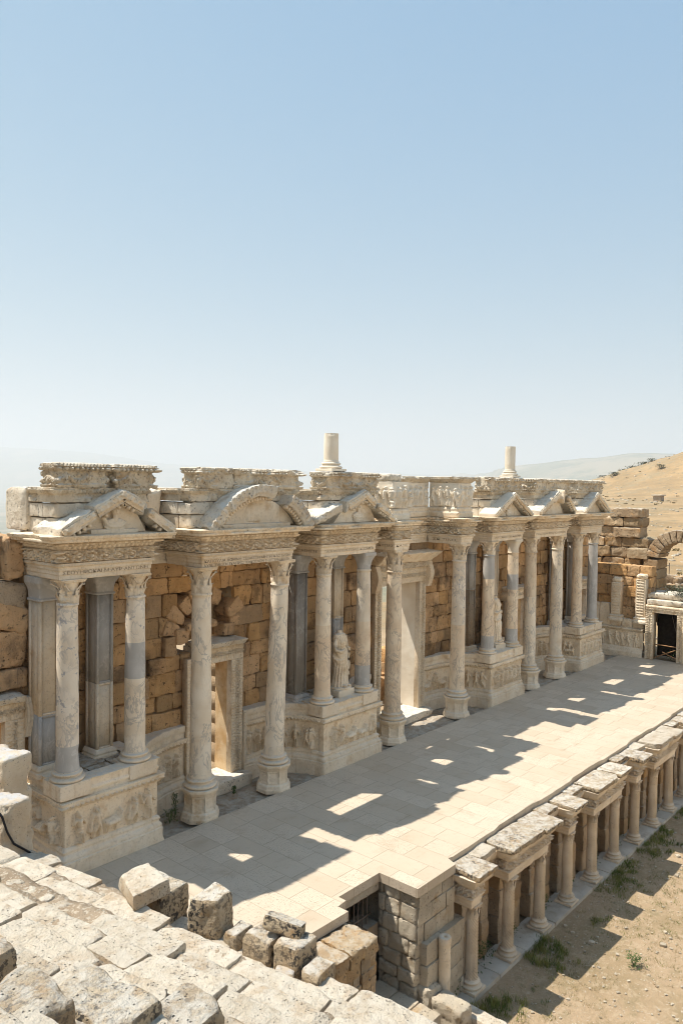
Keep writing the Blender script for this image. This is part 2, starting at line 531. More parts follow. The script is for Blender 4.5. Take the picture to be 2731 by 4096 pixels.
M['greywall'] = stone('grey_brown_masonry', (.45, .35, .24), (.35, .26, .17), stain=(.47, .28, .12), stain_lo=.52, stain_hi=.72, speck=(.13, .11, .09), speck_lo=.57, pits=(15, (.12, .09, .06)), top=(.52, .46, .37), bump=.028, tonev=.2, tonegrey=(.46, .29, .14))
M['lime'] = stone('bleached_limestone', (.61, .535, .425), (.51, .43, .325), stain=(.47, .36, .245), stain_lo=.46, stain_hi=.64, stain_sc=2.6, speck=(.15, .13, .105), speck_lo=.555, speck_sc=26, top=(.62, .56, .465), top_lo=.5, bump=.03, tonev=.1, pits=(26, (.2, .17, .13)))
M['limedark'] = stone('lichen_spotted_limestone', (.53, .43, .3), (.41, .31, .2), stain=(.43, .28, .14), stain_lo=.52, stain_hi=.72, stain_sc=3, speck=(.06, .055, .05), speck_lo=.5, speck_sc=17, top=(.62, .575, .5), top_lo=.55, bump=.035, tonev=.1, pits=(24, (.1, .085, .07)))
M['dirt'] = stone('dry_gravel_dirt', (.44, .345, .245), (.35, .265, .18), stain=(.58, .5, .39), stain_lo=.53, stain_hi=.58, stain_sc=20, speck=(.17, .135, .1), speck_lo=.6, speck_sc=30, bump=.04)
M['stained'] = stone('ochre_stained_marble', (.7, .54, .34), (.56, .36, .17), stain=(.36, .2, .08), stain_lo=.45, stain_hi=.7, stain_sc=1.2, streak=(.4, .25, .12), bump=.008)
M['pier'] = stone('rough_brown_masonry', (.5, .36, .21), (.38, .25, .13), stain=(.5, .28, .1), stain_lo=.52, stain_hi=.7, speck=(.12, .1, .075), speck_lo=.56, speck_sc=12, pits=(13, (.11, .08, .05)), top=(.54, .46, .35), bump=.035, tonev=.22, tonegrey=(.36, .29, .2))
M['limepale'] = stone('pale_pitted_limestone', (.58, .5, .385), (.5, .41, .3), stain=(.5, .4, .28), stain_lo=.55, stain_hi=.75, speck=(.22, .19, .16), speck_lo=.6, speck_sc=24, top=(.5, .5, .5), top_lo=.6, bump=.02, pits=(30, (.3, .25, .19)))
M['slab'] = stone('step_slab_marble', (.6, .55, .47), (.52, .46, .38), stain=(.44, .37, .28), speck=(.25, .22, .18), speck_lo=.63, bump=.008)
M['twist'] = stone('fluted_column_marble', (.75, .64, .5), (.65, .53, .39), stain=(.38, .29, .2), stain_lo=.55, stain_hi=.8, speck=(.2, .17, .14), speck_lo=.61, bump=.005)
M['rust'] = stone('rusticated_limestone', (.62, .54, .42), (.5, .425, .32), stain=(.45, .31, .17), stain_lo=.53, stain_hi=.72, speck=(.18, .15, .12), speck_lo=.59, pits=(14, (.22, .17, .12)), bump=.04, tonev=.14)
M['mortar'] = stone('sandy_mortar', (.42, .32, .21), (.32, .23, .14), speck=(.15, .11, .08), bump=.02)

def plain(name, c, rough=.8, var=.15, sc=8):
    m, nt, b = mat_new(name); t = NT(nt)
    d = tuple(x*(1-var*2) for x in c)
    t.link(t.mix(t.ramp(t.noise(sc, 4), .35, .65), d, c), b.inputs['Base Color'])
    b.inputs['Roughness'].default_value = rough
    return m
M['wood'] = plain('sawn_timber', (.36, .2, .1))
M['iron'] = plain('rusty_iron_bar', (.2, .16, .13), .6)
M['cable'] = plain('black_cable_rubber', (.012, .014, .02), .45)
M['letter'] = plain('grimed_shaded_letters', (.32, .24, .16), .9)  # one dark colour holds groove dirt plus painted-in groove shade
M['void'] = plain('painted_dark_void', (.045, .035, .025), .95)  # near-black colour painted in for the unlit void behind openings

def paving():
    m, nt, b = mat_new('stage_paving'); t = NT(nt)
    # strips of travertine tiles, rows along X; joints from brick textures
    def brick(sc, w, h, off, vec):
        x = t.n('ShaderNodeTexBrick'); x.offset = off; x.squash = .62; x.squash_frequency = 3; x.offset_frequency = 2
        x.inputs['Scale'].default_value = sc; x.inputs['Brick Width'].default_value = w; x.inputs['Row Height'].default_value = h
        x.inputs['Mortar Size'].default_value = .006; x.inputs['Mortar Smooth'].default_value = .1; x.inputs['Bias'].default_value = 0
        x.inputs['Color1'].default_value = (0, 0, 0, 1); x.inputs['Color2'].default_value = (1, 1, 1, 1); x.inputs['Mortar'].default_value = (.5, .5, .5, 1)
        t.link(vec, x.inputs['Vector']); return x
    v = t.scaled((1, 1, 1), (0, 0, pi/2))
    bk = brick(1, 1.15, .62, .37, v)
    col = t.mix(bk.outputs['Color'], (.51, .42, .315), (.625, .53, .415))
    col = t.mix(t.ramp(t.noise(.55, 4), .38, .66, 0, .4), col, (.61, .525, .42))
    col = t.mix(t.ramp(t.noise(1.7, 6, .65), .5, .74, 0, .6), col, (.44, .345, .245))
    col = t.mix(t.ramp(t.noise(7, 5, .7), .56, .7, 0, .5), col, (.38, .31, .24))
    col = t.mix(t.ramp(t.noise(60, 3, .6), .5, .7, 0, .35), col, (.36, .29, .21))
    pit = t.ramp(t.noise(30, 3, .6), .58, .66)
    pit = t.math('MULTIPLY', pit, t.ramp(bk.outputs['Color'], .35, .6))
    col = t.mix(t.math('MULTIPLY', pit, .6), col, (.26, .2, .145))
    col = t.mix(t.math('MULTIPLY', bk.outputs['Fac'], .6), col, (.34, .27, .19))
    t.link(col, b.inputs['Base Color'])
    b.inputs['Roughness'].default_value = .75
    h = t.math('SUBTRACT', t.math('MULTIPLY', t.noise(40, 4), .5), t.math('ADD', bk.outputs['Fac'], pit))
    t.bump(b, h, .006)
    return m
M['paving'] = paving()

def ground_mat():
    m, nt, b = mat_new('dry_ground'); t = NT(nt)
    col = t.mix(t.ramp(t.noise(.55, 6, .65), .38, .64), (.43, .315, .2), (.34, .25, .145))
    col = t.mix(t.ramp(t.noise(2.2, 5, .65), .52, .7, 0, .7), col, (.29, .235, .135))
    col = t.mix(t.ramp(t.noise(16, 3, .7), .6, .68, 0, .75), col, (.56, .49, .4))
    col = t.mix(t.ramp(t.noise(45, 3, .7), .58, .64, 0, .7), col, (.24, .19, .13))
    col = t.mix(t.ramp(t.noise(6, 5, .7), .5, .66, 0, .6), col, (.5, .39, .265))
    # dry straw slopes further out, dark scrub patches, pale valley fields
    far = t.n('ShaderNodeVectorMath', operation='LENGTH'); t.link(t.P, far.inputs[0])
    fd = far.outputs['Value']
    g = t.mix(t.ramp(t.noise(.045, 6, .65), .36, .62), (.42, .285, .15), (.31, .215, .115))
    g = t.mix(t.ramp(t.noise(.25, 6, .75), .5, .64, 0, .85), g, (.22, .18, .11))
    g = t.mix(t.ramp(t.noise(.03, 7, .75), .5, .62, 0, .7), g, (.3, .24, .15))
    g = t.mix(t.ramp(t.noise(.9, 4, .75), .62, .68, 0, .8), g, (.55, .49, .41))
    v = t.scaled((1, 1, 1))
    col = t.mix(t.ramp(fd, 42, 52), col, g)
    f = t.mix(t.ramp(t.noise(.0035, 6, .7), .42, .58), (.2, .19, .11), (.13, .14, .08))
    f = t.mix(t.ramp(t.noise(.0011, 5, .7), .5, .6), f, (.3, .25, .16))
    col = t.mix(t.ramp(fd, 900, 2000), col, f)
    t.link(col, b.inputs['Base Color']); b.inputs['Roughness'].default_value = .95
    t.bump(b, t.math('ADD', t.noise(14, 5, .7), t.noise(3, 4)), .05)
    return m
M['ground'] = ground_mat()

def grass_mat(name, c1, c2):
    m, nt, b = mat_new(name); t = NT(nt)
    t.link(t.mix(t.ramp(t.noise(3.5, 3), .4, .6), c1, c2), b.inputs['Base Color'])
    b.inputs['Roughness'].default_value = .7
    return m
M['grass'] = grass_mat('green_grass', (.13, .17, .035), (.3, .29, .09))
M['straw'] = grass_mat('dry_straw_grass', (.3, .235, .1), (.2, .19, .065))
M['leaf'] = grass_mat('weed_leaves', (.05, .09, .025), (.1, .14, .04))
M['pine'] = grass_mat('pine_foliage', (.035, .055, .022), (.06, .085, .03))
M['scrub'] = grass_mat('grey_green_scrub', (.06, .07, .04), (.1, .11, .06))
M['brush'] = grass_mat('dry_brush', (.27, .2, .1), (.19, .155, .08))
M['bark'] = plain('rough_bark', (.14, .1, .07))

# ================================================================== SETTING
def sm(x, a, b):
    t = np.clip((x-a)/(b-a), 0, 1); return t*t*(3-2*t)

def terrain_h(x, y):
    x = np.asarray(x, float); y = np.asarray(y, float)
    r = np.sqrt(x*x+y*y); a = np.arctan2(y, x)
    ad = np.degrees(a)
    ad = np.where(ad > 180, ad-360, ad)
    P = v3(x, y)
    # near levels: orchestra / behind the stage building
    beh = np.maximum(sm(y, 13.0, 14.5), sm(x, 40.2, 41.0)*sm(y, -40, -30))
    near = -3.1*(1-beh) + beh*(-.25 + .35*(fbm(P, .25, 3)-.5)) + .05*(fbm(P, 1.1, 5)-.5)
    # right: gentle pale slope then a dry hill
    ridge = np.interp(ad, [-20, 0, 10, 17, 20, 22, 24, 27, 33], [6, 5, 4, 2.75, 1.55, .8, .05, -1.2, -3])
    zp = 8.5 + 620*np.tan(np.radians(ridge))
    right = np.interp(r, [40, 60, 150, 300, 345, 620, 900, 2500], [0, .4, 1.6, 3.6, 4.4, -999, -998, -997])
    t = sm(r, 330, 620)
    right = np.where(r > 345, 4.4 + (zp-4.4)*t - sm(r, 640, 2500)*150, right)
    right = right + sm(r, 45, 90)*(1.2*(fbm(P, .06, 8)-.5) + .5*(fbm(P, .3, 9)-.5)) + sm(r, 300, 450)*(13*(fbm(P, .012, 10)-.5) + 4*np.abs(fbm(P, .03, 14)-.5))
    # left: the ground falls away to the plain
    left = np.interp(r, [30, 60, 150, 400, 1500, 3000, 50000], [-.3, -2.5, -14, -60, -230, -300, -300]) + sm(r, 60, 300)*2*(fbm(P, .03, 12)-.5)
    wr = 1-sm(ad, 26, 36)
    wr = np.where(ad < -30, 0, wr)
    far = left*(1-wr) + right*wr
    z = near + (far-near)*sm(r, 44, 62)
    # distant mountains
    el = np.interp(ad, [-10, 10, 19.5, 25, 28, 31, 34, 38, 44, 48, 54, 58, 63, 70, 82], [2.2, 2.3, 2.15, 1.85, 1.3, .95, .85, 1.05, 1.1, 1.2, 1.5, 2.1, 2.5, 2.3, 2.0])
    el = el + .22*(fbm(v3(ad*.25, ad*0), 1, 21, 5)-.5)*2
    rr = np.interp(ad, [20, 29, 34, 90], [9500, 10500, 21000, 25000])
    hm = 8.5 + rr*np.tan(np.radians(el*np.interp(ad, [28, 36], [.74, .92])))
    k = sm(r, rr*.62, rr)*(1-.5*sm(r, rr*1.05, rr*1.5))
    mt = (hm+300)*k*(.86 + .28*fbm(v3(x, y), .0006, 30, 5)*np.clip(1-np.abs(r/rr-1)*3, .15, 1) )
    z = z + np.where((ad > -12) & (ad < 88), mt, 300*k)
    return z
def terrain():
    R = np.concatenate([np.linspace(.5, 60, 100), np.geomspace(61, 45000, 190)])
    az = np.radians(np.concatenate([np.arange(-8, 82, .3), np.arange(82, 352, 6)]))
    r, a = np.meshgrid(R, az, indexing='ij')
    x, y = r*np.cos(a), r*np.sin(a)
    z = terrain_h(x, y)
    mb = MB()
    mb.grid(np.stack([x, y, z], -1), cv=True, flip=True)
    o = mb.build('ground', M['ground'], smooth=True, loc=(0, 0, 0))
    struct(o)
terrain()

def stage():
    fr = []
    xs = np.linspace(15.0, 39.5, 80)
    rng = np.random.RandomState(3)
    for i, xx in enumerate(xs):
        fr.append((xx, 9.46 + (.06 if (i//7) % 2 else 0) + .02*(rng.rand()-.5)))
    out = [(5.2, 9.9), (11.62, 9.75), (11.62, 10.02), (11.9, 10.05), (11.9, 10.25), (13.26, 10.25), (13.26, 9.22), (14.72, 9.22), (14.85, 9.5)] + fr + [(39.5, 15.02), (5.2, 15.02)]
    mb = MB()
    n = len(out)
    top = [(a, b, 0) for a, b in out]; bot = [(a, b, -.2) for a, b in out]
    mb.ngon(top); mb.ngon(bot[::-1])
    for i in range(n):
        j = (i+1) % n
        mb.ngon([bot[i], bot[j], top[j], top[i]])
    struct(mb.build('stage_floor', M['paving']))
    # rough rock strip between paving and facade
    mb = MB()
    X, Y = np.meshgrid(np.arange(5.2, 39.6, .05), np.arange(14.96, 17.9, .05), indexing='ij')
    P = v3(X, Y)
    Z = -.1 + .16*(fbm(P, 2.2, 4)-.5) + .05*(fbm(P, 9, 6)-.5)
    Z = np.where(Y < 15.06, -.1, Z)
    mb.grid(np.stack([X, Y, Z], -1))
    struct(mb.build('rough_ground_strip', M['greywall']))
stage()

# stage substructure seen in the open passage at the near end
def masonry(mb, axis, a0, a1, z0, z1, face, depth, course=.33, lmin=.4, lmax=.75, seed=0, amp=.02, rr=.03, out=1):
    """coursed blocks on a vertical face; axis 'x' runs along X at y=face, 'y' along Y at x=face; solid core behind"""
    R = random.Random(seed)
    z = z0
    while z < z1-.06:
        h = min(course*R.uniform(.85, 1.15), z1-z)
        if z1-z-h < .1: h = z1-z
        a = a0 - R.uniform(0, .2)
        while a < a1:
            L = R.uniform(lmin, lmax)
            b0, b1 = max(a, a0), min(a+L, a1)
            if b1-b0 > .04:
                pr = R.uniform(-.015, .025)
                g = .004
                if axis == 'x':
                    y0, y1 = sorted((face - out*pr, face + out*depth))
                    if out < 0: y0, y1 = face - depth, face + pr
                    block(mb, b0+g, b1-g, y0, y1, z+g, z+h-g, res=.06, rr=rr, amp=amp, seed=R.randrange(999))
                else:
                    x0, x1 = (face - pr, face + depth) if out > 0 else (face - depth, face + pr)
                    block(mb, x0, x1, b0+g, b1-g, z+g, z+h-g, res=.06, rr=rr, amp=amp, seed=R.randrange(999))
            a += L
        z += h

mb = MB()
masonry(mb, 'y', 9.3, 10.32, -2.9, -.21, 13.33, .5, .34, .35, .6, 1, .03, .04)
masonry(mb, 'x', 13.36, 14.75, -1.3, -.21, 9.26, .5, .36, .4, .7, 2, .008, .015)
masonry(mb, 'x', 13.5, 15.0, -3.1, -1.28, 9.12, .6, .45, .5, .8, 12, .012, .02)
mb.box(13.6, 15.0, 9.5, 12, -3.1, -.22)
tag(mb.build('substructure_wall', M['rust']), 'rusticated limestone block wall under the stage corner beside the open passage', 'wall')
mb = MB()
masonry(mb, 'y', 9.02, 9.74, -2.9, -.45, 11.62, .4, .17, .18, .4, 5, .02, .02, out=-1)
masonry(mb, 'x', 10.2, 11.6, -2.9, -.45, 9.0, .4, .2, .2, .45, 6, .02, .02)
for k, (a, b) in enumerate([(9.9, 10.75), (10.76, 11.66)]):
    [block(mb, a+q*.43, a+q*.43+.425, 8.93+.02*q, 9.73, -.47, -.13-.03*((k+q) % 3), res=.04, rr=.025, amp=.035, seed=60+k*3+q, chip=2.4, cuts=4) for q in range(2)]
mb.box(5.2, 11.3, 9.4, 12, -3, -.25)
tag(mb.build('parapet_wall', M['pier']), 'low brown wall of small stones with a rough slab top, beside the open passage', 'wall')
gr = thing('barred_opening', 'small dark opening with iron bars under the edge of the stage paving', 'grille', (12.5, 10.3, -1.1))
mb = MB(); block(mb, 11.66, 13.3, 10.28, 10.6, -.4, -.205, res=.06, rr=.015, amp=.008, seed=4); mb.build('lintel', M['rust'], gr)
mb = MB()
for k in range(8): tube(mb, [(12.0+.15*k, 10.42, -1.15), (12.0+.15*k, 10.42, -.38)], .012, 6)
mb.box(11.75, 13.2, 10.405, 10.435, -.95, -.92)
mb.build('bars', M['iron'], gr)
mb = MB(); masonry(mb, 'x', 11.62, 13.3, -2.9, -1.12, 10.3, .5, .5, .5, .9, 8, .012, .02)
mb.build('sill_wall', M['greywall'], gr)
mb = MB(); mb.box(11.62, 13.3, 11.4, 11.5, -2, -.3); mb.build('painted_dark_back', M['void'], gr)  # sheet painted dark to stand in for shade behind the bars
mb = MB()
for k in range(3):
    block(mb, 11.65, 13.3, 8.6+.55*k, 9.14+.55*k, -2.75, -2.42+.01*k, res=.08, rr=.03, amp=.012, seed=90+k)
struct(mb.build('passage_floor', M['rust']))

# ================================================================== FACADE
YF = 15.18            # architrave face
def face_panel(mb, O, uv, nv, L, H, fn, res=.018, depth=.1, vv=(0, 0, 1)):
    O, uv, nv, vv = map(lambda a: np.array(a, float), (O, uv, nv, vv))
    nu, nw = max(2, int(L/res)), max(2, int(H/res))
    u, v = np.meshgrid(np.linspace(0, L, nu), np.linspace(0, H, nw), indexing='ij')
    h = fn(u, v) if fn else 0*u
    e = np.minimum(np.minimum(u, L-u), np.minimum(v, H-v))
    h = h*np.clip(e/.015, 0, 1)
    mb.grid(O + u[..., None]*uv + v[..., None]*vv + h[..., None]*nv)
    c = [O, O+L*uv, O+L*uv+H*vv, O+H*vv]
    d = [p - depth*nv for p in c]
    mb.add(c+d, [(5, 4, 7, 6), (0, 4, 5, 1), (1, 5, 6, 2), (2, 6, 7, 3), (3, 7, 4, 0)])

def corinthian(z0, z1, r, seed=0, worn=0.0):
    mb = MB(); H = z1-z0; R = random.Random(seed)
    lathe(mb, prof([(r*.95, z0), (r*.86, z0+.12*H), (r*.88, z0+.4*H), (r*.95, z0+.65*H), (r*1.2, z0+.88*H)], .05), 32, cap=False)
    def leaf(a, h, w, out):
        t = np.linspace(0, 1, 15); s = np.linspace(-1, 1, 7)
        T, S = np.meshgrid(t, s, indexing='ij')
        rad = r*1.03 + out*(.25*T + 1.1*np.clip(T-.55, 0, 1)**1.5*2.2) + .012*(1-S*S)
        zz = z0 + h*(T - .42*np.clip(T-.72, 0, 1)*1.9*(T > .72)*1.0)
        zz = zz - .01*S*S
        ww = .86*w*(.75 + .45*np.sin(pi*np.clip(T*.9, 0, 1)))*(1 - .55*np.clip(T-.75, 0, 1)*4)*(1+.16*np.cos(2*pi*4.5*T))
        rad = rad + .008*np.cos(S*pi*2.5)
        an = a + S*ww/rad
        w3 = np.stack([rad*np.cos(an), rad*np.sin(an), zz], -1)
        mb.grid(w3, flip=True)
    for k in range(8): leaf(2*pi*k/8 + .1, .45*H*R.uniform(.93, 1.05), .072*r/.25, .07*r/.25)
    for k in range(8): leaf(2*pi*(k+.5)/8 + .1, .74*H*R.uniform(.93, 1.05), .07*r/.25, .085*r/.25)
    for k in range(4):
        a = pi/4 + k*pi/2
        for sd in (-1, 1):
            p = []
            for i in range(16):
                t = i/15
                rad = r*(1.12 + .5*t**1.5); zz = z0 + H*(.5 + .36*t)
                if t > .7:
                    q = (t-.7)/.3*2*pi
                    rad = r*1.5 + .028*np.cos(q-pi/2)*1.4; zz = z0 + H*.79 + .032*np.sin(q+pi/2)
                an = a + sd*(.42*(1-t)**1.2 + .035)
                p.append((rad*cos(an), rad*sin(an), zz))
            tube(mb, p, np.linspace(.02, .013, 16)*r/.25, 6)
        a2 = k*pi/2
        ellipsoid(mb, (r*1.3*cos(a2), r*1.3*sin(a2), z1-.08*H), (.035, .035, .035), 7)
    th = np.linspace(0, 2*pi, 64, endpoint=False)
    q = np.abs(((th/(pi/2)) % 1) - .5)*2        # 1 on the axes, 0 on the diagonals
    rr = r*(1.36 + .46*(1-q)**2.0)
    pr = [(0.93, z1-.13*H), (1.0, z1-.1*H), (1.0, z1-.05*H), (1.05, z1-.04*H), (1.05, z1)]
    W = np.stack([np.stack([rr*k*np.cos(th), rr*k*np.sin(th), 0*th + z], -1) for k, z in pr], 1)
    mb.grid(W, cu=True); mb.ngon(W[:, -1]); mb.ngon(W[::-1, 0])
    V = np.concatenate(mb.V)
    nz = fbm3(V, 16, seed+1)-.5
    wr = np.clip((fbm(V, 4, seed+6)-.5)*3*worn, 0, .5)[:, None]
    V2 = V + nz*.014
    ax = np.concatenate([V2[:, :2]*(1-wr*.45), V2[:, 2:3]], -1)
    mb.V = [ax]
    return mb

def plain_cap(z0, z1, r):
    mb = MB(); H = z1-z0
    th = np.linspace(0, 2*pi, 48, endpoint=False)
    sq = 1/np.maximum(np.abs(np.cos(th)), np.abs(np.sin(th)))
    rows = []
    for t in np.linspace(0, 1, 12):
        rad = r*(1 + .42*t**2.2)
        k = t**2.2
        rows.append((rad*((1-k) + k*np.minimum(sq, 1.36)*.86), z0 + t*H*.78))
    rows += [(r*1.3*np.minimum(sq, 1.38), z0+H*.8), (r*1.34*np.minimum(sq, 1.38), z0+H*.84), (r*1.34*np.minimum(sq, 1.38), z1)]
    W = np.stack([np.stack([a*np.cos(th), a*np.sin(th), 0*th+z], -1) for a, z in rows], 1)
    mb.grid(W, cu=True); mb.ngon(W[:, -1]); mb.ngon(W[::-1, 0])
    return mb

def attic_base(mb, z0, z1, r, n=48):
    h = z1-z0
    pts = []
    for i in range(9): a = -pi/2+pi*i/8; pts.append((r*1.28+.14*h*cos(a)*2.0, z0+.2*h+.2*h*sin(a)))
    pts += [(r*1.2, z0+.43*h), (r*1.14, z0+.52*h), (r*1.2, z0+.6*h)]
    for i in range(7): a = -pi/2+pi*i/6; pts.append((r*1.17+.09*h*cos(a)*2, z0+.74*h+.13*h*sin(a)))
    pts += [(r*1.1, z0+.9*h), (r*1.1, z0+.95*h), (r*1.01, z1)]
    lathe(mb, np.array(pts), n, fn=lambda th, z: .008*(fbm(v3(np.cos(th), np.sin(th), z*4+z0), 2.4, int(z0*100) % 97)-.5))

def octagon(z0, z1, R):
    """panelled octagonal pedestal"""
    mb = MB(); h = z1-z0
    th = [pi/8+2*pi*k/8 for k in range(8)]
    path = [(R*cos(-a), R*sin(-a)) for a in th][::-1]
    pr = prof([(.035, z0), (.035, z0+.12*h), (.02, z0+.15*h), (.0, z0+.25*h), (-.045, z0+.3*h), (-.045, z0+.78*h), (-.015, z0+.83*h), (.0, z0+.87*h), (.03, z0+.92*h), (.03, z1), (-R*.86, z1+.002)], .02)
    S = 2*R*math.sin(pi/8)
    def d(u, z):
        t = (u/S) % 1.0; v = (z-z0)/h
        m = (np.abs(t-.5) < .31) & (v > .36) & (v < .72)
        return np.where(m, -.022, 0.0)
    sweep(mb, path, pr, d, du=.018, closed=True, chip=.03, seed=int(R*1000), rough=.004)
    return mb

def column(label, x, y, zb, zt, rb, rt, segs, cap_kind='cor', ped=None, lean=(0, 0), seed=0, hc=.52, hb=.22, group='tall columns of the stage front', rot=0, capmat='marble', basemat='marble'):
    t = thing('column', label, 'column', (x, y, ped[0] if ped else zb), group)
    if ped:
        m = octagon(ped[0], zb, ped[1]); m.xform(Matrix.Translation((x, y, 0))); m.build('pedestal', M['marble'], t)
    m = MB(); attic_base(m, zb, zb+hb, rb); m.xform(Matrix.Translation((x, y, 0))); m.build('base', M[basemat], t, smooth=True)
    z0, z1 = zb+hb, zt-hc
    rad = lambda s: rb + (rt-rb)*s**1.7
    groups = {}
    for f0, f1, mt in segs:
        m = groups.setdefault(mt, MB())
        pr = [(rad(s), z0+(z1-z0)*s) for s in np.linspace(f0, f1, max(3, int((f1-f0)*30)))]
        if f0 == 0: pr = [(rb*1.06, z0), (rb*1.05, z0+.03)] + pr[1:]
        if f1 == 1:
            pr = pr[:-1] + [(rt*1.0, z1-.07), (rt*1.09, z1-.06), (rt*1.11, z1-.04), (rt*1.09, z1-.02), (rt*1.02, z1)]
        lathe(m, np.array(pr), 40, x, y, fn=lambda th, z: .01*(fbm(v3(np.cos(th)*.6+x, np.sin(th)*.6, z), 2.5, seed)-.5) - .022*np.clip((fbm(v3(np.cos(th)*.5+x, np.sin(th)*.5, z), 3.2, seed+7)-.64)*9, 0, 1), lean=lean, z0=z0)
    first = True
    for mt, m in groups.items():
        m.build('shaft' if first else 'repair_drum', M[mt], t, smooth=True); first = False
    dx, dy = lean[0]*(z1-z0), lean[1]*(z1-z0)
    if cap_kind == 'cor':
        m = corinthian(z1, zt, rt, seed, .6)
    elif cap_kind == 'worn':
        m = corinthian(z1, zt, rt, seed, 1.7)
    else:
        m = plain_cap(z1, zt, rt)
    m.xform(Matrix.Translation((x+dx, y+dy, 0)) @ Matrix.Rotation(rot, 4, 'Z'))
    m.build('capital', M[capmat], t, smooth=(cap_kind == 'plain'))
    return t

YC = 15.42
W1 = 'shaft'
A, B = dict(rb=.245, rt=.215), dict(rb=.275, rt=.24)
col = column
col('mottled white column with a short grey foot, left corner of the nearest sculpted podium', 8.76, YC, 2.0, 6.4, segs=[(.0, .15, 'grey'), (.15, 1, 'shaft3')], cap_kind='worn', seed=1, **A)
col('column with a grey band round its middle, right corner of the nearest sculpted podium', 10.48, YC, 2.0, 6.4, segs=[(0, .47, 'shaft'), (.47, .7, 'grey'), (.7, 1, 'shaft3')], cap_kind='worn', seed=2, **A)
col('tall column on an octagonal pedestal, left of the nearest carved doorway', 12.48, YC+.05, .78, 6.4, segs=[(0, 1, 'shaft')], ped=(-.05, .47), seed=3, hc=.66, hb=.26, **B)
col('tall column leaning slightly right on an octagonal pedestal, right of the nearest carved doorway', 15.08, YC+.05, .72, 6.4, segs=[(0, 1, 'shaft')], ped=(-.05, .47), seed=4, hc=.66, hb=.26, lean=(.035, 0), **B)
col('crackle-veined column to the left of the statue under the nearer standing column stump', 17.02, YC, 2.0, 6.4, segs=[(0, .58, 'shaft2'), (.58, 1, 'shaft')], cap_kind='cor', seed=5, **A)
col('column with smooth grey capital and grey foot, right of the nearer headless statue', 18.9, YC, 2.0, 6.4, segs=[(.17, .55, 'shaft2'), (.55, 1, 'shaft'), (0, .17, 'grey')], cap_kind='plain', seed=6, capmat='grey', **A)
col('thick warm brown-white column on an octagonal pedestal, left of the great central doorway', 20.57, YC+.05, .74, 6.4, segs=[(0, 1, 'shaft2')], ped=(-.05, .47), seed=7, hc=.7, hb=.26, **B)
col('grey-flecked column on an octagonal pedestal, right of the great central doorway', 24.55, YC+.05, .72, 6.4, segs=[(0, .5, 'shaft2'), (.5, 1, 'shaft3')], ped=(-.05, .47), seed=8, hc=.6, hb=.26, **B)
col('column with a grey top drum, to the left of the farther headless statue', 26.62, YC, 2.0, 6.4, segs=[(.13, .74, 'shaft2'), (0, .13, 'grey'), (.74, 1, 'grey')], cap_kind='cor', seed=9, **A)
col('column with a smooth white capital and grey middle drum, right of the farther statue', 28.55, YC, 2.0, 6.4, segs=[(.14, .58, 'shaft2'), (.58, .75, 'grey'), (.75, 1, 'shaft2'), (0, .14, 'grey')], cap_kind='plain', seed=10, capmat='white', **A)
col('tall column on an octagonal pedestal, left of the pair under the farther broken pediment', 30.2, YC+.05, .74, 6.4, segs=[(0, .6, 'shaft'), (.6, 1, 'shaft2')], ped=(-.05, .47), seed=11, hc=.6, hb=.26, **B)
col('tall column on an octagonal pedestal, right of the pair under the farther broken pediment', 32.75, YC+.05, .74, 6.4, segs=[(0, 1, 'shaft')], ped=(-.05, .47), seed=12, hc=.6, hb=.26, **B)
col('slim warm column on the left of the farthest sculpted podium', 34.78, YC, 2.0, 6.4, segs=[(0, 1, 'shaft2')], seed=13, **A)
col('slim all-grey column on the right of the farthest sculpted podium', 36.55, YC, 2.0, 6.4, segs=[(0, 1, 'grey')], cap_kind='cor', seed=14, **A)

# ---------------------------------------------------------------- podiums
def podium_profile(lo, hi): return prof([p for p in POD if lo <= p[1] <= hi], .018)
BASE = [(.13, -.12), (.13, .32), (.11, .325), (.115, .38), (.10, .42), (.055, .47), (.05, .5), (.065, .54), (.03, .6), (.0, .62)]
CORN = [(.0, 1.42), (.035, 1.425), (.05, 1.47), (.115, 1.53), (.125, 1.6), (.125, 1.625), (-.3, 1.63)]
def podium_pieces(path, t, seed, fig=True, attic=True):
    L = sum(math.dist(a, b) for a, b in zip(path[:-1], path[1:]))
    m = MB(); sweep(m, path, prof(BASE, .02), du=.03, chip=.03, seed=seed); m.build('base_moulding', M['marble'], t)
    sp = figures(L, .8, seed)
    cs = np.cumsum([math.dist(a, b) for a, b in zip(path[:-1], path[1:])])[:-1]
    if len(path) > 4: cs = ()
    sp = [q for q in sp if all(abs(q[0]-c) > .14 for c in cs)]
    m = MB(); sweep(m, path, prof([(0, .615), (0, 1.425)], .013), c_figures(sp, .62, .8, .2, seed, cs) if fig else None, du=.013, rough=.003, seed=seed)
    m.build('figure_relief', M['carved'], t)
    m = MB()
    def d(u, z):
        v = (z-1.425)/.11
        return np.where((v > .05) & (v < 1), -.08*c_leaf(u, np.clip(v, 0, 1), .12)+.05, 0)
    sweep(m, path, prof(CORN, .018), d, du=.014, chip=.05, seed=seed+1); m.build('cornice', M['carved'], t)
    if attic:
        m = MB()
        sweep(m, path, prof([(-.0, 1.62), (.0, 1.7), (.03, 1.74), (.03, 1.78), (.0, 1.82), (.02, 1.95), (.05, 1.99), (-.35, 2.0)], .03), du=.04, chip=.05, seed=seed+2); m.build('plinth_course', M['marble'], t)

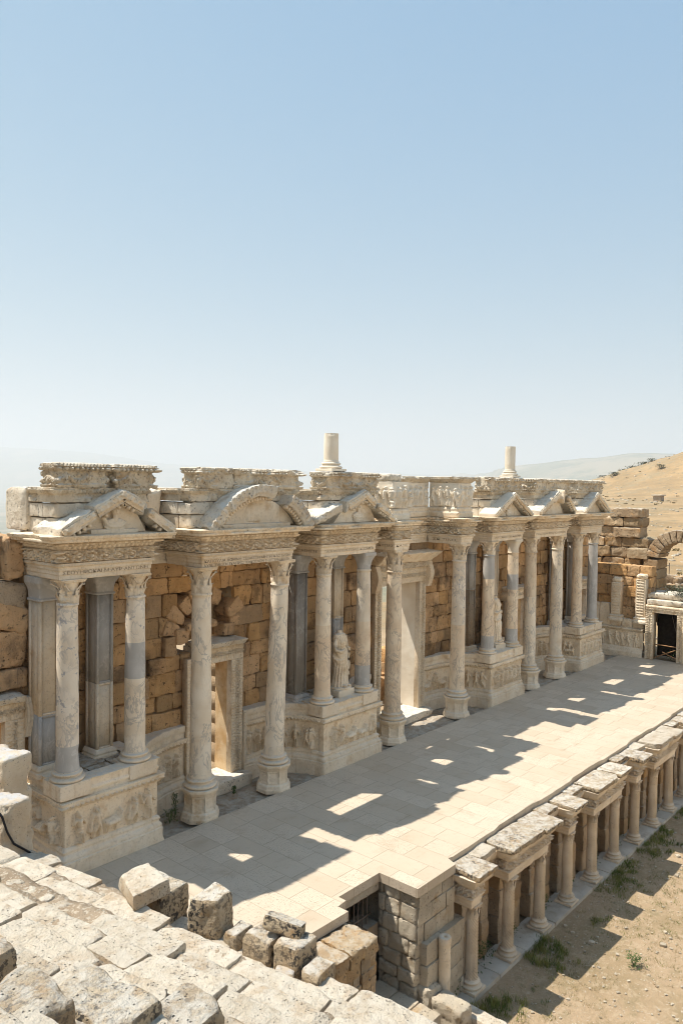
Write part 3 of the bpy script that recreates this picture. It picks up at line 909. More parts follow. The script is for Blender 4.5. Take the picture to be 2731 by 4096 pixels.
def podium(label, x0, x1, cols, seed, back=16.8):
    t = thing('sculpted_podium', label, 'podium', ((x0+x1)/2, 15.9, -.1), 'sculpted podiums of the stage front')
    podium_pieces([(x0, back), (x0, 15.12), (x1, 15.12), (x1, back)], t, seed)
    m = MB(); R = random.Random(seed)
    xs = np.linspace(x0+.2, x1-.2, 4)
    for a, b in zip(xs[:-1], xs[1:]):
        ys = [15.3, 15.3+R.uniform(.45, .75), back]
        for c, d in zip(ys[:-1], ys[1:]):
            block(m, a+.008, b-.008, c+.008, d-.008, 1.3, 1.985+R.uniform(-.03, .0), res=.06, rr=.03, amp=.02, seed=R.randrange(999))
    m.build('top_slabs', M['limedark'], t)
    for c in cols:
        m = MB(); block(m, c-.37, c+.37, 15.06, 15.8, 1.66, 2.0, res=.05, rr=.02, amp=.01, seed=int(c*10)); m.build('column_plinth', M['marble'], t)
podium('nearest sculpted podium, its relief showing robed people and an animal', 8.53, 10.9, (8.76, 10.48), 21)
podium('sculpted podium carrying the nearer headless statue', 16.78, 19.3, (17.02, 18.9), 22)
podium('sculpted podium carrying the farther headless statue', 26.4, 28.85, (26.62, 28.55), 23)
podium('farthest sculpted podium, beside the right end wall of the stage', 34.6, 37.1, (34.78, 36.55), 24)

def arc(cx, cy, r, a0, a1, n=14): return [(cx + r*cos(radians(a0+(a1-a0)*i/n)), cy + r*sin(radians(a0+(a1-a0)*i/n))) for i in range(n+1)]
def curved(label, path, seed):
    m = sum(p[0] for p in path)/len(path)
    t = thing('curved_podium', label, 'podium', (m, 16.3, -.1), 'concave podium walls between the sculpted podiums')
    podium_pieces(path, t, seed, attic=False)
    mm = MB()
    if abs(path[1][1]-path[0][1]) < .06: block(mm, path[0][0]-.012, path[0][0]+.1, path[0][1]-.1, path[0][1]+.5, -.1, 1.9, res=.06, rr=.012, amp=.006, seed=seed)
    sweep(mm, path, prof([(.02, 1.62), (.02, 1.75), (.05, 1.8), (.05, 1.95), (-.3, 1.97)], .04), du=.05, chip=.1, seed=seed)
    mm.build('top_course', M['marble'], t)
def quarter(xa, ya, xb, yb, n=14):
    # concave quarter from (xa,ya) running along +x to the end (xb,yb)
    pts = []
    for i in range(n+1):
        a = pi/2*i/n
        pts.append((xa+(xb-xa)*math.sin(a), ya+(yb-ya)*(1-math.cos(a))))
    return pts
def rflank(xa, ya, xb, yb, n=14): return [(xa+(xb-xa)*(1-math.cos(pi/2*i/n)), ya+(yb-ya)*math.sin(pi/2*i/n)) for i in range(n+1)]
curved('concave podium wall between the nearest sculpted podium and the nearest carved doorway', rflank(10.93, 15.45, 12.92, 16.72), 31)
curved('concave podium wall between the nearest carved doorway and the nearer statue podium', [(14.95, 16.64), (15.45, 16.6)] + quarter(15.5, 16.6, 16.76, 15.3), 32)
curved('concave podium wall just right of the great central doorway', [(24.15, 16.78), (24.5, 16.77)] + quarter(24.7, 16.75, 26.36, 15.35), 33)
curved('concave podium wall between the nearer statue podium and the great central doorway', rflank(19.34, 15.45, 20.9, 16.7), 34)
curved('concave podium wall between the farther statue podium and the farther carved doorway', rflank(28.9, 15.45, 30.2, 16.7), 35)
curved('concave podium wall left of the farthest sculpted podium', [(32.9, 16.7)] + quarter(33.1, 16.7, 34.56, 15.35), 36)
curved('low relief wall between the farthest podium and the right end wall', [(37.15, 16.6), (39.3, 16.6)], 37)

# ---------------------------------------------------------------- ochre back wall
HOLES = [(6.6, 8.0, .0, 3.3), (13.26, 14.58, .0, 3.6), (21.36, 23.84, .0, 5.0), (30.65, 32.05, .0, 3.6), (37.6, 38.8, 0, 3.4),
         (17.36, 17.78, 2.0, 3.9), (12.75, 14.75, 4.15, 5.5), (26.9, 27.2, 2.0, 3.2)]
def wall():
    mb, core = MB(), MB()
    R = random.Random(11)
    z = -.15
    while z < 6.4:
        h = min(R.uniform(.36, .62), 6.46-z)
        if 6.46-z-h < .15: h = 6.46-z
        iv = [(8.45, 39.4)]
        for a, b, c, d in HOLES:
            if c < z+h-.12 and d > z+.12:
                iv = [q for p in iv for q in ((p[0], min(p[1], a)), (max(p[0], b), p[1])) if q[1]-q[0] > .05 and not (q[0] >= p[1] or q[1] <= p[0])]
        for a0, a1 in iv:
            a = a0
            while a < a1-.02:
                L = R.choice((R.uniform(.35, .65), R.uniform(.6, 1.15)))
                if a1-a-L < .3: L = a1-a
                pr = R.uniform(-.04, .06)
                if R.random() < .1: pr -= R.uniform(.05, .12)
                block(mb, a+.006, a+L-.006, 16.85-pr, 17.4, z+.005, z+h-.005, res=.045, rr=.02, amp=.04, chip=2.4, seed=R.randrange(9999), nf=6, cuts=2)
                a += L
            core.box(a0, a1, 16.98, 17.95, z, z+h)
        z += h
    t = thing('masonry_wall', 'ochre travertine block wall behind all the columns of the stage front', 'wall', (24, 17.3, 0))
    mb.build('block_facing', M['ochre'], t)
    core.build('mortar_core', M['mortar'], t)
wall()
mb = MB(); R = random.Random(77)
for s in range(60):
    xx = 8.6+s*.52; hh = R.uniform(.5, 1.8)
    block(mb, xx-.1, xx+.6, 19.2, 20.2, -.6, hh*.6+.05, res=.14, rr=.08, amp=.08, seed=s)
    block(mb, xx-.06, xx+.6, 19.3+R.uniform(0, .3), 20.2, hh*.6, hh, res=.14, rr=.08, amp=.08, seed=s+90)
tag(mb.build('rubble_wall', M['ochre']), 'broken rubble wall glimpsed through the doorways behind the stage front', 'wall')
t = thing('relieving_arch', 'broken relieving arch of wedge stones above the nearest carved doorway, its filling fallen out', 'arch', (13.75, 17.0, 4.15))
mb = MB(); cx_, cz_ = 13.75, 4.25
fa = lambda r, a, yy: (cx_+r*cos(a), yy, cz_+r*sin(a))
for k in range(9):
    if k in (2,): continue
    a0, a1 = radians(8+k*18.4), radians(8+(k+1)*18.4-1.2); rA, rB = .92, 1.38 + .08*((k*5) % 3)
    pr_ = .02*((k*7) % 4)
    hexa(mb, [fa(rA, a1, 16.83-pr_), fa(rA, a0, 16.83-pr_), fa(rA, a0, 17.4), fa(rA, a1, 17.4), fa(rB, a1, 16.83-pr_), fa(rB, a0, 16.83-pr_), fa(rB, a0, 17.4), fa(rB, a1, 17.4)], res=.045, rr=.04, amp=.035, chip=1.8, cuts=2, seed=640+k)
mb.build('wedge_stones', M['ochre'], t)
mb = MB(); R = random.Random(12)
for k in range(16):
    xx = 12.75+.27*(k % 8)*.98; zz = 4.15 + .62*(k//8)
    if k in (1, 3, 4, 5, 8, 10, 12, 13): continue
    block(mb, xx, xx+R.uniform(.25, .34), 17.3+R.uniform(-.08, .15), 17.95, zz-.05, zz+R.uniform(.5, .68), res=.06, rr=.06, amp=.06, chip=2, seed=660+k)
mb.box(12.7, 14.2, 17.7, 17.97, 4.1, 5.6); mb.build('broken_filling', M['ochre'], t)
for k, (xx, yy, w, h, dz) in enumerate([(13.5, 16.66, 1.05, .22, 4.5), (12.9, 16.74, .45, .42, 4.16), (14.55, 16.78, .4, .35, 4.16)]):
    mb = MB(); block(mb, xx-w/2, xx+w/2, yy, 17.3, dz, dz+h, res=.05, rr=.04, amp=.03, seed=300+k, chip=1.4)
    tag(mb.build('loose_block', M['ochre']), ['wide flat ochre block jutting out above the nearest carved doorway', 'squarish block wedged left of the nearest carved doorway head', 'small block lying over the right end of the nearest doorway lintel'][k], 'stone block')

# ---------------------------------------------------------------- carved doorways
def jamb_fn(L):
    def f(u, v):
        t = u/L
        b = np.where(t < .3, .03*c_leaf(v, t/.3, .09), 0)
        b = np.where((t > .34) & (t < .62), c_scroll(v, (t-.34)/.28, L*.28, 3, .035), b)
        b = np.where((t > .66) & (t < .92), .035*c_egg(v, .08)*np.sqrt(np.clip(1-((t-.79)/.13)**2, 0, 1)), b)
        return b + .02*(t > .64) + .01*(fbm(v3(u, v), 14, 4)-.5)
    return f
def door(label, x0, x1, zt, jw, thr, y=16.62, lint=.46, corn=True, left_top=None, seed=0, white=False):
    t = thing('door_frame', label, 'doorway', ((x0+x1)/2, y+.3, 0), 'carved marble doorways')
    cm = M['carved']
    for k, (a, top) in enumerate(((x0-jw, left_top or zt), (x1, zt))):
        m = MB(); face_panel(m, (a, y, thr), (1, 0, 0), (0, -1, 0), jw, top-thr, jamb_fn(jw), depth=.2)
        m.build('jamb', cm, t)
    m = MB()
    block(m, x1+.004, x1+.14, y+.2, y+(1.1 if white else .72), thr, zt, res=.08, rr=.015, amp=.01, seed=seed)
    block(m, x0-.14, x0-.004, y+.2, y+.8, thr, zt, res=.08, rr=.015, amp=.02, seed=seed+1)
    m.build('reveal', M['white'] if white else M['stained'], t)
    m = MB()
    a0 = x0 - (0 if left_top else jw)
    face_panel(m, (a0, y-.006, zt+.004), (1, 0, 0), (0, -1, 0), x1+jw-a0, lint, lambda u, v: jamb_fn(lint)(v, u), depth=.75)
    m.build('lintel', cm, t)
    if corn:
        m = MB()
        a1 = x1+jw*.75
        hexa(m, [(a0-.05, y-.22, zt+lint+.01), (a1, y-.22, zt+lint+.01), (a1, y+.6, zt+lint+.01), (a0-.05, y+.6, zt+lint+.01),
                 (a0-.08, y-.3, zt+lint+.16), (a1+.05, y-.3, zt+lint+.16), (a1+.05, y+.6, zt+lint+.17), (a0-.08, y+.6, zt+lint+.17)], res=.05, rr=.03, amp=.02, chip=1.5, seed=seed)
        m.build('lintel_cornice', M['top'], t)
    m = MB(); block(m, x0-jw-.1, x1+jw+.08, y-.4, y+.75, -.12, thr-.003, res=.06, rr=.04, amp=.02, chip=1.5, seed=seed+3); m.build('threshold', M['top'], t)
    return t
door('nearest fully seen carved doorway, between the two nearest octagonal pedestals', 13.36, 14.5, 3.5, .43, .25, left_top=3.74, seed=1)
door('farther small carved doorway behind the pair of columns under the farther broken pediment', 30.75, 31.95, 3.5, .43, .25, seed=2)
door('carved doorway in the dark corner beyond the farthest podium', 37.7, 38.7, 3.3, .35, .2, y=16.64, seed=5)
d = door('great central doorway with broad white reveal and scroll consoles', 21.45, 23.75, 4.95, .38, .17, y=16.66, lint=.55, corn=False, seed=3, white=True)
m = MB()
hexa(m, [(21.0, 16.5, 5.72), (24.25, 16.5, 5.72), (24.25, 17.2, 5.72), (21.0, 17.2, 5.72), (20.9, 16.1, 6.1), (24.5, 16.1, 6.1), (24.5, 17.2, 6.15), (20.9, 17.2, 6.15)], res=.05, rr=.04, amp=.03, chip=1.6, seed=9)
m.build('lintel_cornice', M['carved'], d)
m = MB(); face_panel(m, (21.2, 16.56, 5.5), (1, 0, 0), (0, -1, 0), 2.9, .22, lambda u, v: c_scroll(u, v/.22, .22, 6, .05), depth=.4); m.build('frieze', M['carved'], d)
def console(x, y, z0, z1, w):
    m = MB(); n = 18; side = []
    for i in range(n+1):
        t = i/n
        side.append((y - .05 - .17*(.5+.5*math.sin(t*pi*1.6-.9))*(.5+.5*t), z0+(z1-z0)*t))
    P = np.array([[(x + sx*w/2 - (.018 if abs(sx) < .5 else 0)*0, p[0] + .015*cos(sx*9), p[1]) for p in side] for sx in np.linspace(-1, 1, 9)])
    m.grid(P)
    for sx, fl in ((-1, False), (1, True)):
        q = [(x+sx*w/2, p[0]+.015*cos(sx*9), p[1]) for p in side] + [(x+sx*w/2, y+.1, z1), (x+sx*w/2, y+.1, z0)]
        m.ngon(q if fl else q[::-1])
    m.ngon([(x-w/2, y+.1, z1), (x-w/2, side[-1][0], z1), (x+w/2, side[-1][0], z1), (x+w/2, y+.1, z1)])
    return m
for xx in (21.05, 24.22): console(xx, 16.62, 4.75, 5.7, .24).build('console', M['carved'], d)

d0 = door('carved doorway cut by the left picture edge, a scroll console at its right', 6.72, 7.92, 3.2, .45, 0, y=16.55, lint=.42, seed=4)
console(8.46, 16.6, 2.75, 3.65, .2).build('console', M['marble'], d0)

# ---------------------------------------------------------------- ruined wall at far left, beyond the nearest podium
blk = [(5.2, 8.5, 3.86, 4.3, 16.62, 'wide flat ochre block just above the cut-off left doorway'),
       (7.75, 8.47, 4.32, 5.15, 16.7, 'upright orange block lit on one side, left of the nearest grey-footed pilaster'),
       (5.2, 6.9, 4.32, 6.2, 16.7, None),
       (7.55, 8.5, 5.18, 5.75, 16.66, 'brown arch stone resting on the orange block at the left edge'),
       (7.2, 8.48, 5.76, 6.3, 16.68, 'pitted brown arch stone directly under the left entablature end'),
       (5.2, 7.9, 6.32, 6.95, 16.75, 'grey weathered block left of the upright ochre stone'),
       (7.95, 8.36, 6.32, 7.28, 16.5, 'upright yellowish stone tucked under the left cornice end'),
       (5.2, 7.93, 6.97, 7.45, 16.75, 'grey block at the top of the ruined wall at the left edge')]
for k, (a, b, c, d_, yy, lb) in enumerate(blk):
    mb = MB(); block(mb, a, b, yy, 17.6, c, d_, res=.06, rr=.06, amp=.04, chip=1.5, seed=400+k, tilt=(0, {2: -.05, 3: .35, 4: .22, 1: .06, 6: -.05}.get(k, 0)))
    tag(mb.build('ruin_block', M['greywall'] if k in (5, 7, 4) else M['ochre']), lb or 'tall ochre pier block outside the left doorway', 'stone block')

# ---------------------------------------------------------------- pilasters at the back of the podiums
def pilaster(label, x, y, w, z0, z1, mat, band=None, capm='grey', d=.5):
    t = thing('pilaster', label, 'pilaster', (x, y+d/2, z0), 'square pilasters behind the columns')
    sq = [(x-w/2, y+d), (x-w/2, y), (x+w/2, y), (x+w/2, y+d)]
    m = MB(); sweep(m, sq, prof([(.09, z0), (.09, z0+.1), (.06, z0+.13), (.075, z0+.17), (.03, z0+.24), (0, z0+.26)], .03), du=.05, chip=.02, seed=int(x*7)); m.build('base', M['marble'] if mat != 'darkgrey' else M['grey'], t)
    zs, zc = z0+.25, z1-.5
    def shaft(za, zb, mt, nm):
        m = MB(); c = .022
        m.box(x-w/2+c, x+w/2-c, y+c, y+d, za, zb)
        for sx in (-1, 1):
            m.box(*sorted((x+sx*w/2, x+sx*(w/2-.065))), y, y+c*1.5, za, zb)
        m.box(x-w/2+.065, x+w/2-.065, y+.004, y+c*1.4, za, za+.05); m.box(x-w/2+.065, x+w/2-.065, y+.004, y+c*1.4, zb-.05, zb)
        for sx in (-1, 1):
            for ya, yb in ((y+.033, y+.09), (y+d-.08, y+d)):
                m.box(*sorted((x+sx*(w/2-.001), x+sx*(w/2-c*1.4))), ya, yb, za, zb)
        m.build(nm, M[mt], t)
    if band:
        f0, f1, bm = band
        L = zc-zs
        if f0 > 0: shaft(zs, zs+L*f0, mat, 'shaft')
        shaft(zs+L*f0, zs+L*f1, bm, 'repair_block')
        if f1 < 1: shaft(zs+L*f1, zc, mat, 'shaft')
    else: shaft(zs, zc, mat, 'shaft')
    m = MB(); 
    pr = [(.03, zc-.06), (.035, zc-.02), (0, zc), (.005, zc+.1), (.03, zc+.22), (.1, zc+.34), (.11, zc+.36), (.11, z1-.003), (-w*.3, z1)]
    sweep(m, sq, prof(pr, .03), du=.06, rough=.002); m.build('capital', M[capm], t)
pil = pilaster
pil('cream square pilaster with grey lower block and capital, leftmost on the nearest podium', 8.72, 16.12, .46, 1.9, 6.4, 'marble', (0, .3, 'grey'))
pil('grey veined square pilaster with a cream foot, between the two nearest podium columns', 10.15, 16.16, .44, 1.9, 6.4, 'grey', (0, .42, 'marble'))
pil('dark grey square pilaster left of the crackle-veined statue column', 16.82, 16.1, .46, 1.9, 6.4, 'darkgrey')
pil('ochre and grey square pilaster right behind the crackle-veined statue column', 18.62, 16.2, .44, 1.9, 6.4, 'marble', (.36, .56, 'grey'))
pil('weathered square pilaster behind the column with the grey top drum', 26.75, 16.2, .44, 1.9, 6.4, 'greywall', (.6, 1, 'grey'))
pil('square pilaster behind the column with the white uncarved capital', 28.55, 16.2, .42, 1.9, 6.4, 'marble')
pil('grey pilaster left behind the slim warm column of the farthest podium', 34.7, 16.2, .44, 1.9, 6.4, 'darkgrey')
pil('grey pilaster behind the slim all-grey column of the farthest podium', 36.6, 16.2, .44, 1.9, 6.4, 'grey')

# ---------------------------------------------------------------- statues
def statue(label, x, y, z0, H, seed, rot=0.0):
    m = MB()
    nz, nt_ = 130, 110
    T = np.linspace(0, 1, nz); th = np.linspace(0, 2*pi, nt_, endpoint=False)
    th, T = np.meshgrid(th, T, indexing='ij')
    rx = np.interp(T, [0, .05, .2, .38, .55, .68, .78, .88, .93, .955, 1], [.31, .29, .25, .25, .27, .215, .23, .27, .24, .09, .075])
    ry = np.interp(T, [0, .05, .2, .38, .55, .68, .78, .88, .93, .955, 1], [.25, .23, .19, .19, .195, .16, .19, .17, .14, .085, .075])
    sway = .045*np.sin(T*pi*1.4+.3)
    f = .026*np.cos(15*th + 2.2*np.sin(T*6+seed))*np.clip((.56-T)*6, 0, 1)
    diag = np.cos(26*(T*1.5 - .33*np.sin(th+.6))+seed)
    f = f*np.where(T > .34, .4, 1) + .017*diag*np.clip((T-.3)*9, 0, 1)*np.clip((.72-T)*9, 0, 1)
    f = f + .012*np.cos(22*th+6*T)*np.clip((T-.66)*14, 0, 1)*np.clip((.92-T)*12, 0, 1)
    roll = np.exp(-((T-(.6+.13*np.sin(th+.9)))/.028)**2)*.05
    roll2 = np.exp(-((T-.735)/.012)**2)*.02
    bust = .05*(np.exp(-((T-.8)/.05)**2))*(np.exp(-((((th+pi/2+.55+pi)%(2*pi))-pi)/.35)**2)+np.exp(-((((th+pi/2-.55+pi)%(2*pi))-pi)/.35)**2))
    knee = .05*np.exp(-((T-.33)/.12)**2)*np.exp(-((((th+pi/2-.4+pi)%(2*pi))-pi)/.4)**2)
    r = 1 + (f+roll+roll2+bust+knee)/.24
    W = np.stack([rx*r*np.cos(th)+sway, ry*r*np.sin(th), T*H], -1)
    W += .008*(fbm(W, 18, seed)[..., None]-.5)
    m.grid(W, cu=True); m.ngon(W[:, -1])
    # right arm bent across the drapery, left arm broken at the elbow, cloth hanging from it
    tube(m, [(-.24+.03, -.02, .88*H), (-.32, -.03, .76*H), (-.35, -.07, .66*H), (-.25, -.2, .635*H), (-.1, -.24, .67*H)], [.07, .066, .058, .05, .045], 12)
    tube(m, [(.24+.03, 0, .88*H), (.34, .0, .77*H), (.37, -.03, .66*H), (.36, -.12, .63*H)], [.07, .066, .06, .05], 12)
    cl = [(.38+.015*math.sin(i), -.08, (.66-.05*i)*H) for i in range(11)]
    tube(m, cl, [.05+.012*math.sin(i*1.3) for i in range(11)], 10)
    # feet under the hem
    for sx in (-.1, .11): ellipsoid(m, (sx, -.24, .035), (.06, .11, .045), 8)
    # flat integral base
    lathe(m, np.array([(.36, -.07), (.37, -.02), (.34, 0.0)]), 28)
    m.xform(Matrix.Translation((x, y, z0+.07)) @ Matrix.Rotation(rot, 4, 'Z'))
    return tag(m.build('draped_statue', M['marble'], smooth=True), label, 'statue')
mb = MB(); block(mb, 17.72, 18.45, 15.36, 16.0, 1.985, 2.2, res=.05, rr=.012, amp=.004, seed=5)
tag(mb.build('statue_base', M['white']), 'plain white block under the nearer headless statue', 'statue base')
statue('headless draped marble woman standing on the nearer statue podium', 18.1, 15.68, 2.2, 1.74, 1, .15)
mb = MB(); block(mb, 27.25, 28.05, 15.4, 16.0, 1.985, 2.2, res=.05, rr=.012, amp=.004, seed=6)
tag(mb.build('statue_base', M['white']), 'plain white block under the farther statue, half hidden by columns', 'statue base')
statue('draped marble statue on the farther statue podium, half hidden behind a grey-topped column', 27.72, 15.72, 2.2, 1.85, 4, .1)

# ---------------------------------------------------------------- entablatures
def letters(body, x, y, z, size, parent, left=False, width=None):
    cu = bpy.data.curves.new('inscription', 'FONT')
    cu.body = body; cu.size = size; cu.extrude = .002; cu.align_x = 'LEFT'
    o = bpy.data.objects.new('inscription', cu)
    COL.objects.link(o)
    bpy.context.view_layer.update()
    me = bpy.data.meshes.new_from_object(o.evaluated_get(bpy.context.evaluated_depsgraph_get()))
    bpy.data.objects.remove(o)
    V = np.array([v.co[:] for v in me.vertices])
    if len(V) == 0: return
    if width: V[:, 0] *= width/(V[:, 0].max()-V[:, 0].min())
    V[:, 0] -= V[:, 0].min()
    if left: W = np.stack([x-V[:, 2], y-V[:, 0], z+V[:, 1]], -1)
    else: W = np.stack([x+V[:, 0], y-V[:, 2], z+V[:, 1]], -1)
    W = W - np.array(WORLD[parent])
    me.vertices.foreach_set('co', W.astype(np.float32).ravel()); me.update()
    me.materials.clear(); me.materials.append(M['letter'])
    o = bpy.data.objects.new('inscription', me); COL.objects.link(o); o.parent = parent; WORLD[o] = WORLD[parent]

def entab_pieces(path, t, seed, th=.4, z=6.4, lip=.4, chip=.16, du=.016):
    m = MB()
    sweep(m, path, prof([(-th, z), (0, z), (0, z+.1), (.014, z+.103), (.014, z+.2), (.03, z+.204), (.03, z+.27), (.075, z+.31), (.075, z+.355), (-th, z+.355)], .02),
          lambda u, zz: np.where((zz > z+.272) & (zz < z+.312), .035*c_leaf(u, .3, .06), 0) + np.where((zz > z+.192) & (zz < z+.212), .012*c_egg(u, .04), 0), du=du, cv=True, seed=seed, chip=.02)
    m.build('architrave', M['marble'], t)
    m = MB()
    sweep(m, path, prof([(-th, z+.358), (.02, z+.358), (.03, z+.5), (.05, z+.63), (-th, z+.632)], .014),
          lambda u, zz: np.where((zz > z+.362) & (zz < z+.628), c_scroll(u, np.clip((zz-z-.362)/.266, 0, 1), .266, seed, .065), 0), du=.013, cv=True, seed=seed+1, chip=.02)
    m.build('frieze', M['carved'], t)
    m = MB()
    pr = prof([(-th, z+.635), (.05, z+.635), (.075, z+.66), (.12, z+.72), (.125, z+.725), (.125, z+.8), (.2, z+.802), (lip-.04, z+.815), (lip-.03, z+.87), (lip, z+.885), (lip+.03, z+.955), (-th, z+.985)], .02)
    def d(u, zz):
        e = np.where((zz > z+.655) & (zz < z+.722), .055*1.3*c_egg(u, .12)-.03, 0)
        q = np.where((zz > z+.727) & (zz < z+.8), .1*(((u/.16) % 1) < .55), 0)
        lp = np.where((zz > z+.875) & (zz < z+.96), -chip*np.clip((fbm(v3(u, 0*u), 1.6, seed+60)-.47)*5, 0, 1) + .05*c_leaf(u, .4, .15), 0)
        return np.where((pr[None, :, 0] > 0), e+q+lp, 0)
    sweep(m, path, pr, d, du=du, cv=True, seed=seed+2, chip=.03, rough=.008)
    m.build('cornice', M['carved'], t)

def entab(label, x0, x1, seed, back=16.62, th=.42, **k):
    t = thing('entablature', label, 'entablature', ((x0+x1)/2, 15.9, 6.4), 'projecting entablatures over the columns')
    entab_pieces([(x0, back), (x0, YF), (x1, YF), (x1, back)], t, seed, th, **k)
    return t
EN = {}
EN['a1'] = entab('nearest projecting entablature, with a Greek inscription, over the two nearest podium columns', 8.43, 10.72, 41)
EN['b1'] = entab('entablature under the big rounded pediment, with two lines of Greek letters', 12.24, 15.42, 42)
EN['a2'] = entab('inscribed entablature over the nearer headless statue', 16.62, 19.14, 43)
EN['c1'] = entab('single-column entablature block left of the great central doorway', 20.16, 20.98, 44, th=.3, lip=.3)
EN['c2'] = entab('single-column entablature block right of the great central doorway', 24.18, 24.95, 45, th=.3, lip=.3)
EN['a3'] = entab('entablature over the farther statue, below a smooth new white cornice', 26.4, 28.85, 46)
EN['b2'] = entab('entablature under the farther, badly broken pediment', 29.95, 33.0, 47)
EN['a4'] = entab('farthest projecting entablature, beside the ruined pier at the right', 34.5, 36.92, 48)
letters('ΣΕΟΥΗΡΩΚΑΙ·Μ·ΑΥΡ·ΑΝΤΩΝΕΙ', 8.5, YF-.016, 6.512, .1, EN['a1'], width=2.15)
letters('ΚΑΙ ΙΟΥΛΙΑ ΔΟΜΝΗ ΣΕΒΑΣΤΗ ΜΗΤΡΙ ΚΑΣΤΡΩΝ', 12.32, YF-.016, 6.512, .1, EN['b1'], width=3.0)
letters('ΝΥΝΕΤΕΛΕΣΕΝ ΣΚΑΙΠΡΟΣΤΟΝΚΟΣΜΟΝ ΤΗΣΕΤΕΡΗΣΚΑΙΤΗ', 12.32, YF-.002, 6.41, .095, EN['b1'], width=3.0)
letters('ΤΑΠΟΛΕΙΠΟΝ ΠΟΛΙΣ ΚΟΣΜΕΑ', 16.75, YF-.016, 6.512, .1, EN['a2'], width=2.3)
letters('ΠΡΩΤΑΤΗΣΤΕ', 16.62-.016, 16.45, 6.512, .1, EN['a2'], left=True, width=1.15)
letters('ΑΝΤΙΠΟΚΟΣΜΟ', 20.16-.016, 16.4, 6.512, .1, EN['c1'], left=True, width=1.15)
letters('ΚΑΤΕ', 20.25, YF-.016, 6.512, .1, EN['c1'], width=.6)
letters('ΣΚ ΤΙΝΟ', 24.18-.016, 16.4, 6.512, .1, EN['c2'], left=True, width=1.0)
letters('ΠΑΝΤΟΚΡΑΤΟΡΙ ΚΑΙΣΑΡΙ', 26.5, YF-.016, 6.512, .1, EN['a3'], width=2.2)
letters('ΠΟΛΙΤΩΝ ΙΕΡΑΠΟΛΕΙΤΩΝ', 30.05, YF-.016, 6.512, .1, EN['b2'], width=2.8)
rec = [5.2, 9.6, 13.9, 17.9, 20.57, 24.56, 27.6, 31.4, 35.7, 39.3]
names = ['at the left edge above the cut-off doorway', 'between the nearest inscribed entablature and the rounded pediment', 'between the rounded pediment and the nearer statue', 'just left of the great central doorway', 'over the great central doorway', 'between the great central doorway and the farther statue', 'between the farther statue and the farther broken pediment', 'between the farther broken pediment and the farthest podium', 'at the right end beside the ruined pier']
for k, (a, b) in enumerate(zip(rec[:-1], rec[1:])):
    if k == 0: a = 8.42
    t = thing('recessed_entablature', 'recessed wall entablature ' + names[k], 'entablature', ((a+b)/2, 16.6, 6.4), 'recessed entablature along the wall top')
    entab_pieces([(a+.003, 16.7), (b-.003, 16.7)], t, 50+k, .16, lip=.16, du=.025, chip=.05)

# ---------------------------------------------------------------- pediments
def slope(mb, x0, z0, x1, z1, th, y0, y1, seed, rr=.03, amp=.022, chip=1.2, front=True):
    """raking block between two points of its top line, th measured vertically"""
    hexa(mb, [(x0, y0+.06, z0-th), (x1, y0+.06, z1-th), (x1, y1, z1-th), (x0, y1, z0-th), (x0, y0, z0), (x1, y0, z1), (x1, y1, z1), (x0, y1, z0)], res=.035, rr=rr, amp=amp, chip=chip, seed=seed, nf=5)
def rake_face(mb, x0, z0, x1, z1, th, y, seed, dent=True):
    """moulded front of a raking cornice: fillet, leaf band, dentils"""
    d = np.array([x1-x0, 0, z1-z0]); L = np.linalg.norm(d); d /= L
    n = np.array([-d[2], 0, d[0]])
    if n[2] < 0: n = -n
    H = th*.62
    O = np.array([x0, y, z0]) - n*th*.8
    def f(u, v):
        t = v/H
        h = np.where(t > .86, .02, 0) + np.where((t > .38) & (t < .86), .055*c_leaf(u, (t-.38)/.48, .16), 0) + np.where(t < .33, -.03, 0)
        return h*np.clip((.72-fbm(v3(u, v), 2.2, seed))*8, 0, 1)
    face_panel(mb, O, d, (0, -1, 0), L, H, f, depth=.1, vv=n)
    if dent:
        R = random.Random(seed)
        k = int(L/.12)
        for i in range(k):
            if R.random() < .15: continue
            if not (.1 < (i+.5)*L/k < L-.17): continue
            p = O + d*(i+.5)*L/k - n*.05
            q = [p + d*sx*.03 + n*sz*.04 + np.array([0, yy, 0]) for yy in (.03, .16) for sz in (-1, 1) for sx in (-1, 1)]
            q = np.array(q)
            mb.add(q, [(0, 1, 3, 2), (4, 6, 7, 5), (0, 4, 5, 1), (1, 5, 7, 3), (3, 7, 6, 2), (2, 6, 4, 0)])
def rake(t, x0, z0, x1, z1, th, seed, y0=14.86, y1=15.62, mat='top', dent=True, face=True, **k):
    m = MB(); slope(m, x0, z0, x1, z1, th, y0, y1, seed, **k)
    o = m.build('raking_cornice', M[mat], t)
    if face:
        m = MB(); rake_face(m, x0, z0, x1, z1, th, y0-.004, seed, dent); m.build('carved_face', M['carved'], o)
